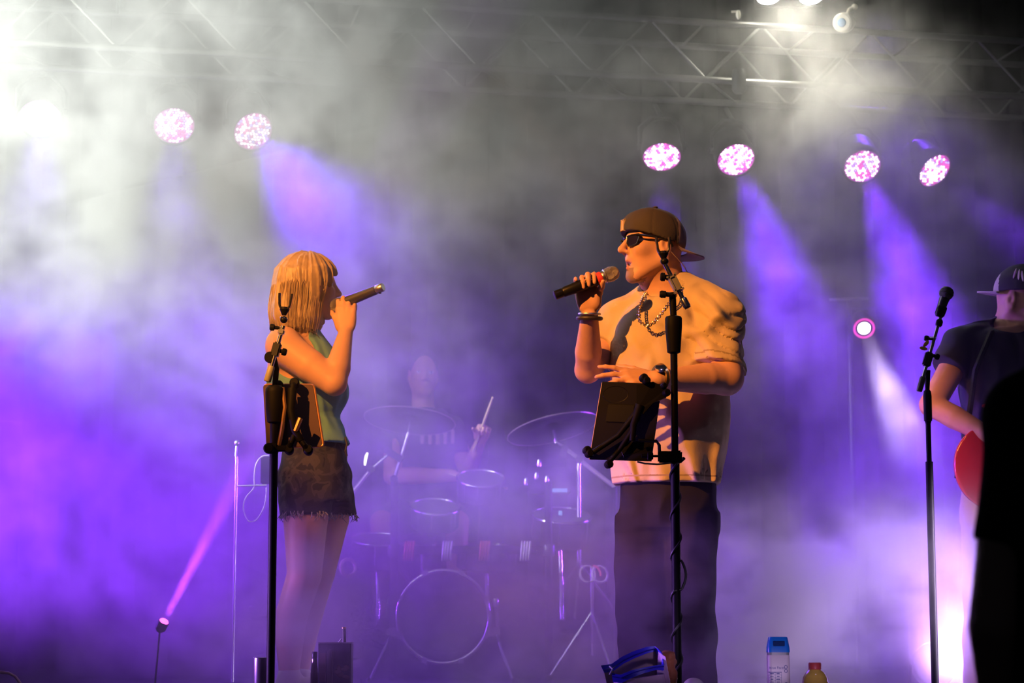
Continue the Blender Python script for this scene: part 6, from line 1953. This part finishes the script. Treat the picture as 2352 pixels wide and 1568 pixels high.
# second stand behind the woman with a cable loop and a screen
def make_back_stand():
    Y = 9.4
    def P(px, py, dy=0.0): return at(px, py, Y + dy)
    x = P(541, 1200).x
    r = empty('monitor_stand', (x, Y, 0), 'thin chrome stand carrying a small dark screen behind the woman\'s stand', 'stand')
    MB().tube([V(x, Y, 0.02), V(x, Y, P(541, 1048).z)], 0.0065, 10).build('pole', CHROME, r)
    MB().ball(P(544, 1017), (0.012, 0.012, 0.014)).build('finial', STEEL, r)
    MB().tube([P(541, 1048), P(544, 1017)], 0.005, 8).build('rod', STEEL, r)
    MB().lathe((x, Y, 0), V(0, 0, 1), [(0.12, 0), (0.12, 0.010), (0.02, 0.02)], 24).build('base', POWDER, r)
    MB().tube([P(541, 1116), P(612, 1114)], 0.004, 8).build('shelf_bar', STEEL, r)
    MB().box(P(612, 1080, 0.02), (0.025, 0.012, 0.062), None, 0.006).build('small_screen', BLACKP, r)
    c = MB()
    key = [P(618, 1046), P(602, 1048), P(588, 1066), P(584, 1095), P(583, 1120), P(565, 1142), P(559, 1165), P(566, 1190), P(577, 1198), P(592, 1190), P(606, 1165), P(611, 1140), P(612, 1116)]
    pts = []
    for i in range(len(key) - 1):
        k0, k1, k2, k3 = key[max(0, i - 1)], key[i], key[i + 1], key[min(len(key) - 1, i + 2)]
        for j in range(5):
            t = j / 5
            pts.append(0.5 * ((2 * k1) + (k2 - k0) * t + (2 * k0 - 5 * k1 + 4 * k2 - k3) * t * t + (3 * k1 - k0 - 3 * k2 + k3) * t ** 3))
    c.tube(pts, 0.0032, 6)
    tag(c.build('cable_loop', mat('pale_cable', (0.55, 0.48, 0.50), 0.4)), 'pale thin cable hanging in a loop behind the woman\'s stand', 'cable')
    c = MB(); c.tube([at(-40, 1545, 8.6), at(0, 1543, 8.6), at(20, 1545, 8.6), at(35, 1553, 8.6), at(46, 1568, 8.6), at(52, 1578, 8.6), V(at(56, 1580, 8.6).x, 8.6, 0.005)], 0.006, 8)
    tag(c.build('floor_hose', mat('dark_hose', (0.10, 0.05, 0.07), 0.5)), 'dark cable arching off the floor at the lower left corner', 'cable')
make_back_stand()
# ------------------------------------------------------------------ stage smoke: one density grid, lit by the lamps above
SMOKE_LO, SMOKE_HI, VOX = (-3.3, 6.85, 0.0), (3.3, 12.9, 3.95), 0.036
#  picture x, y of the puff, stage depth, radii (x, depth, z), density per metre
PUFFS = [
    # white bank high on the left
    (60, 450, 8.8, 0.90, 1.0, 0.60, 0.42),
    (480, 260, 8.9, 0.80, 0.9, 0.60, 1.30),
    (850, 110, 9.0, 0.70, 1.0, 0.55, 1.05),
    (330, 540, 8.7, 0.80, 0.8, 0.32, 0.80),
    (260, 50, 8.9, 0.80, 0.7, 0.34, 0.45),
    (1130, 260, 9.2, 0.55, 1.0, 0.60, 0.55),
    (1330, 150, 9.1, 0.45, 0.8, 0.45, 0.85),
    (650, 700, 7.25, 0.45, 0.30, 0.40, 0.40),
    # violet bank low on the left
    (100, 900, 9.5, 1.20, 1.2, 0.65, 0.70),
    (450, 1000, 9.5, 0.80, 1.0, 0.65, 0.60),
    (870, 660, 9.4, 0.45, 0.7, 0.45, 0.80),
    (100, 1350, 9.2, 1.20, 0.9, 0.50, 0.80),
    (250, 1470, 7.9, 0.80, 0.5, 0.25, 0.40),
    # round the drum kit
    (980, 870, 10.7, 0.35, 0.5, 0.30, 0.80),
    (950, 1250, 9.4, 0.60, 0.7, 0.40, 0.55),
    (850, 1450, 8.9, 0.70, 0.8, 0.35, 0.45),
    (1200, 1430, 9.0, 0.70, 0.8, 0.40, 0.65),
    (1150, 1080, 10.2, 0.42, 0.6, 0.22, 0.70),
    (1300, 1200, 9.6, 0.35, 0.6, 0.30, 0.45),
    # in front of the legs
    (1500, 1350, 7.18, 0.26, 0.13, 0.17, 5.0),
    (1440, 1470, 7.18, 0.30, 0.13, 0.16, 4.5),
    (1620, 1470, 7.18, 0.22, 0.13, 0.16, 4.5),
    (690, 1370, 7.42, 0.20, 0.13, 0.18, 4.5),
    (760, 1490, 7.48, 0.26, 0.13, 0.15, 3.0),
    (1060, 1480, 7.6, 0.40, 0.25, 0.16, 1.1),
    # thick bank low on the right
    (1900, 1330, 8.1, 0.62, 0.6, 0.24, 2.60),
    (1760, 1470, 8.0, 0.50, 0.6, 0.22, 1.30),
    (2080, 1060, 8.9, 0.40, 0.5, 0.26, 0.65),
    (2060, 1190, 8.0, 0.35, 0.4, 0.20, 0.50),
    (2230, 930, 7.9, 0.14, 0.15, 0.14, 0.70),
    (2170, 1460, 8.3, 0.24, 0.4, 0.26, 1.60),
    # plume by the truss on the right and thin stuff in the beams
    (1815, 30, 9.75, 0.30, 0.25, 0.14, 0.35),
    (2070, 960, 11.4, 0.30, 0.5, 0.36, 0.35),
    (450, 1280, 8.9, 0.22, 0.3, 0.25, 0.30),
    (1970, 200, 9.5, 0.34, 0.5, 0.24, 2.40),
    (2180, 230, 9.8, 0.34, 0.5, 0.18, 0.80),
    (2000, 310, 9.7, 0.45, 0.5, 0.20, 0.50),
    (1560, 160, 9.2, 0.34, 0.5, 0.34, 0.30),
    (1800, 560, 9.0, 0.40, 0.9, 0.50, 0.30),
    (2060, 560, 9.1, 0.40, 0.9, 0.50, 0.38),
    (2300, 420, 9.3, 0.30, 0.6, 0.30, 0.40),
    (1850, 850, 9.0, 0.50, 0.9, 0.35, 0.14),
]
BASE_HAZE = 0.005
def make_smoke():
    ng = bpy.data.node_groups.new('stage_smoke', 'GeometryNodeTree')
    ng.interface.new_socket('Geometry', in_out='OUTPUT', socket_type='NodeSocketGeometry')
    N, L = ng.nodes, ng.links
    def put(n, i, x):
        if isinstance(x, (int, float)): n.inputs[i].default_value = x
        elif isinstance(x, (tuple, list, Vector)): n.inputs[i].default_value = tuple(x)
        else: L.new(x, n.inputs[i])
    def mth(op, *a):
        n = N.new('ShaderNodeMath'); n.operation = op
        for i, x in enumerate(a): put(n, i, x)
        return n.outputs[0]
    def vm(op, *a):
        n = N.new('ShaderNodeVectorMath'); n.operation = op
        for i, x in enumerate(a): put(n, i, x)
        return n.outputs[1] if op in ('LENGTH', 'DISTANCE') else n.outputs[0]
    def noise(p, scale, det, color=False, rough=0.5):
        n = N.new('ShaderNodeTexNoise'); L.new(p, n.inputs['Vector'])
        n.inputs['Scale'].default_value = scale; n.inputs['Detail'].default_value = det; n.inputs['Roughness'].default_value = rough
        return n.outputs[1] if color else n.outputs[0]
    def warp(p, scale, amp, det=1):
        c = vm('SUBTRACT', noise(p, scale, det, True), (0.5, 0.5, 0.5))
        return vm('ADD', p, vm('MULTIPLY', c, (2 * amp, 2 * amp, 2 * amp)))
    def ramp(x, a, b):
        n = N.new('ShaderNodeMapRange'); n.interpolation_type = 'SMOOTHSTEP'; L.new(x, n.inputs[0])
        n.inputs[1].default_value = a; n.inputs[2].default_value = b
        return n.outputs[0]
    pos = N.new('GeometryNodeInputPosition').outputs[0]
    pw = warp(warp(pos, 0.8, 0.45), 2.4, 0.20)
    p3 = warp(pw, 5.5, 0.07)
    big = ramp(noise(pw, 1.3, 3), 0.30, 0.70)
    fine = ramp(noise(p3, 4.2, 5, rough=0.66), 0.40, 0.63)
    mix = mth('MULTIPLY', mth('ADD', 0.30, mth('MULTIPLY', big, 1.1)), mth('ADD', 0.10, mth('MULTIPLY', fine, 1.7)))
    pm = warp(pos, 1.6, 0.22)
    tot = None
    for (px, py, y, rx, ry, rz, am) in PUFFS:
        q = vm('DIVIDE', vm('SUBTRACT', pm, at(px, py, y)), (rx, ry, rz))
        l = vm('LENGTH', q)
        g = mth('MULTIPLY', mth('EXPONENT', mth('MULTIPLY', mth('MULTIPLY', l, l), -1.0)), am)
        tot = g if tot is None else mth('ADD', tot, g)
    den = mth('ADD', mth('MULTIPLY', tot, mix), BASE_HAZE)
    vc = N.new('GeometryNodeVolumeCube')
    L.new(den, vc.inputs['Density'])
    vc.inputs['Min'].default_value = SMOKE_LO
    vc.inputs['Max'].default_value = SMOKE_HI
    for k, i in (('Resolution X', 0), ('Resolution Y', 1), ('Resolution Z', 2)):
        vc.inputs[k].default_value = int((SMOKE_HI[i] - SMOKE_LO[i]) / (VOX if i != 1 else VOX * 1.4))
    m = bpy.data.materials.new('stage_smoke'); m.use_nodes = True
    t = m.node_tree; t.nodes.clear()
    out = t.nodes.new('ShaderNodeOutputMaterial'); vs = t.nodes.new('ShaderNodeVolumeScatter'); at_ = t.nodes.new('ShaderNodeAttribute')
    at_.attribute_name = 'density'
    t.links.new(at_.outputs['Fac'], vs.inputs['Density'])
    vs.inputs['Color'].default_value = (1, 1, 1, 1)
    vs.inputs['Anisotropy'].default_value = 0.45
    t.links.new(vs.outputs[0], out.inputs['Volume'])
    sm = N.new('GeometryNodeSetMaterial'); L.new(vc.outputs[0], sm.inputs[0]); sm.inputs[2].default_value = m
    go = N.new('NodeGroupOutput'); L.new(sm.outputs[0], go.inputs[0])
    me = bpy.data.meshes.new('stage_smoke'); o = bpy.data.objects.new('stage_smoke', me); C.objects.link(o)
    tag(o, 'drifting white and violet stage smoke filling the stage', 'smoke', kind='stuff')
    md = o.modifiers.new('stage_smoke', 'NODES'); md.node_group = ng
make_smoke()
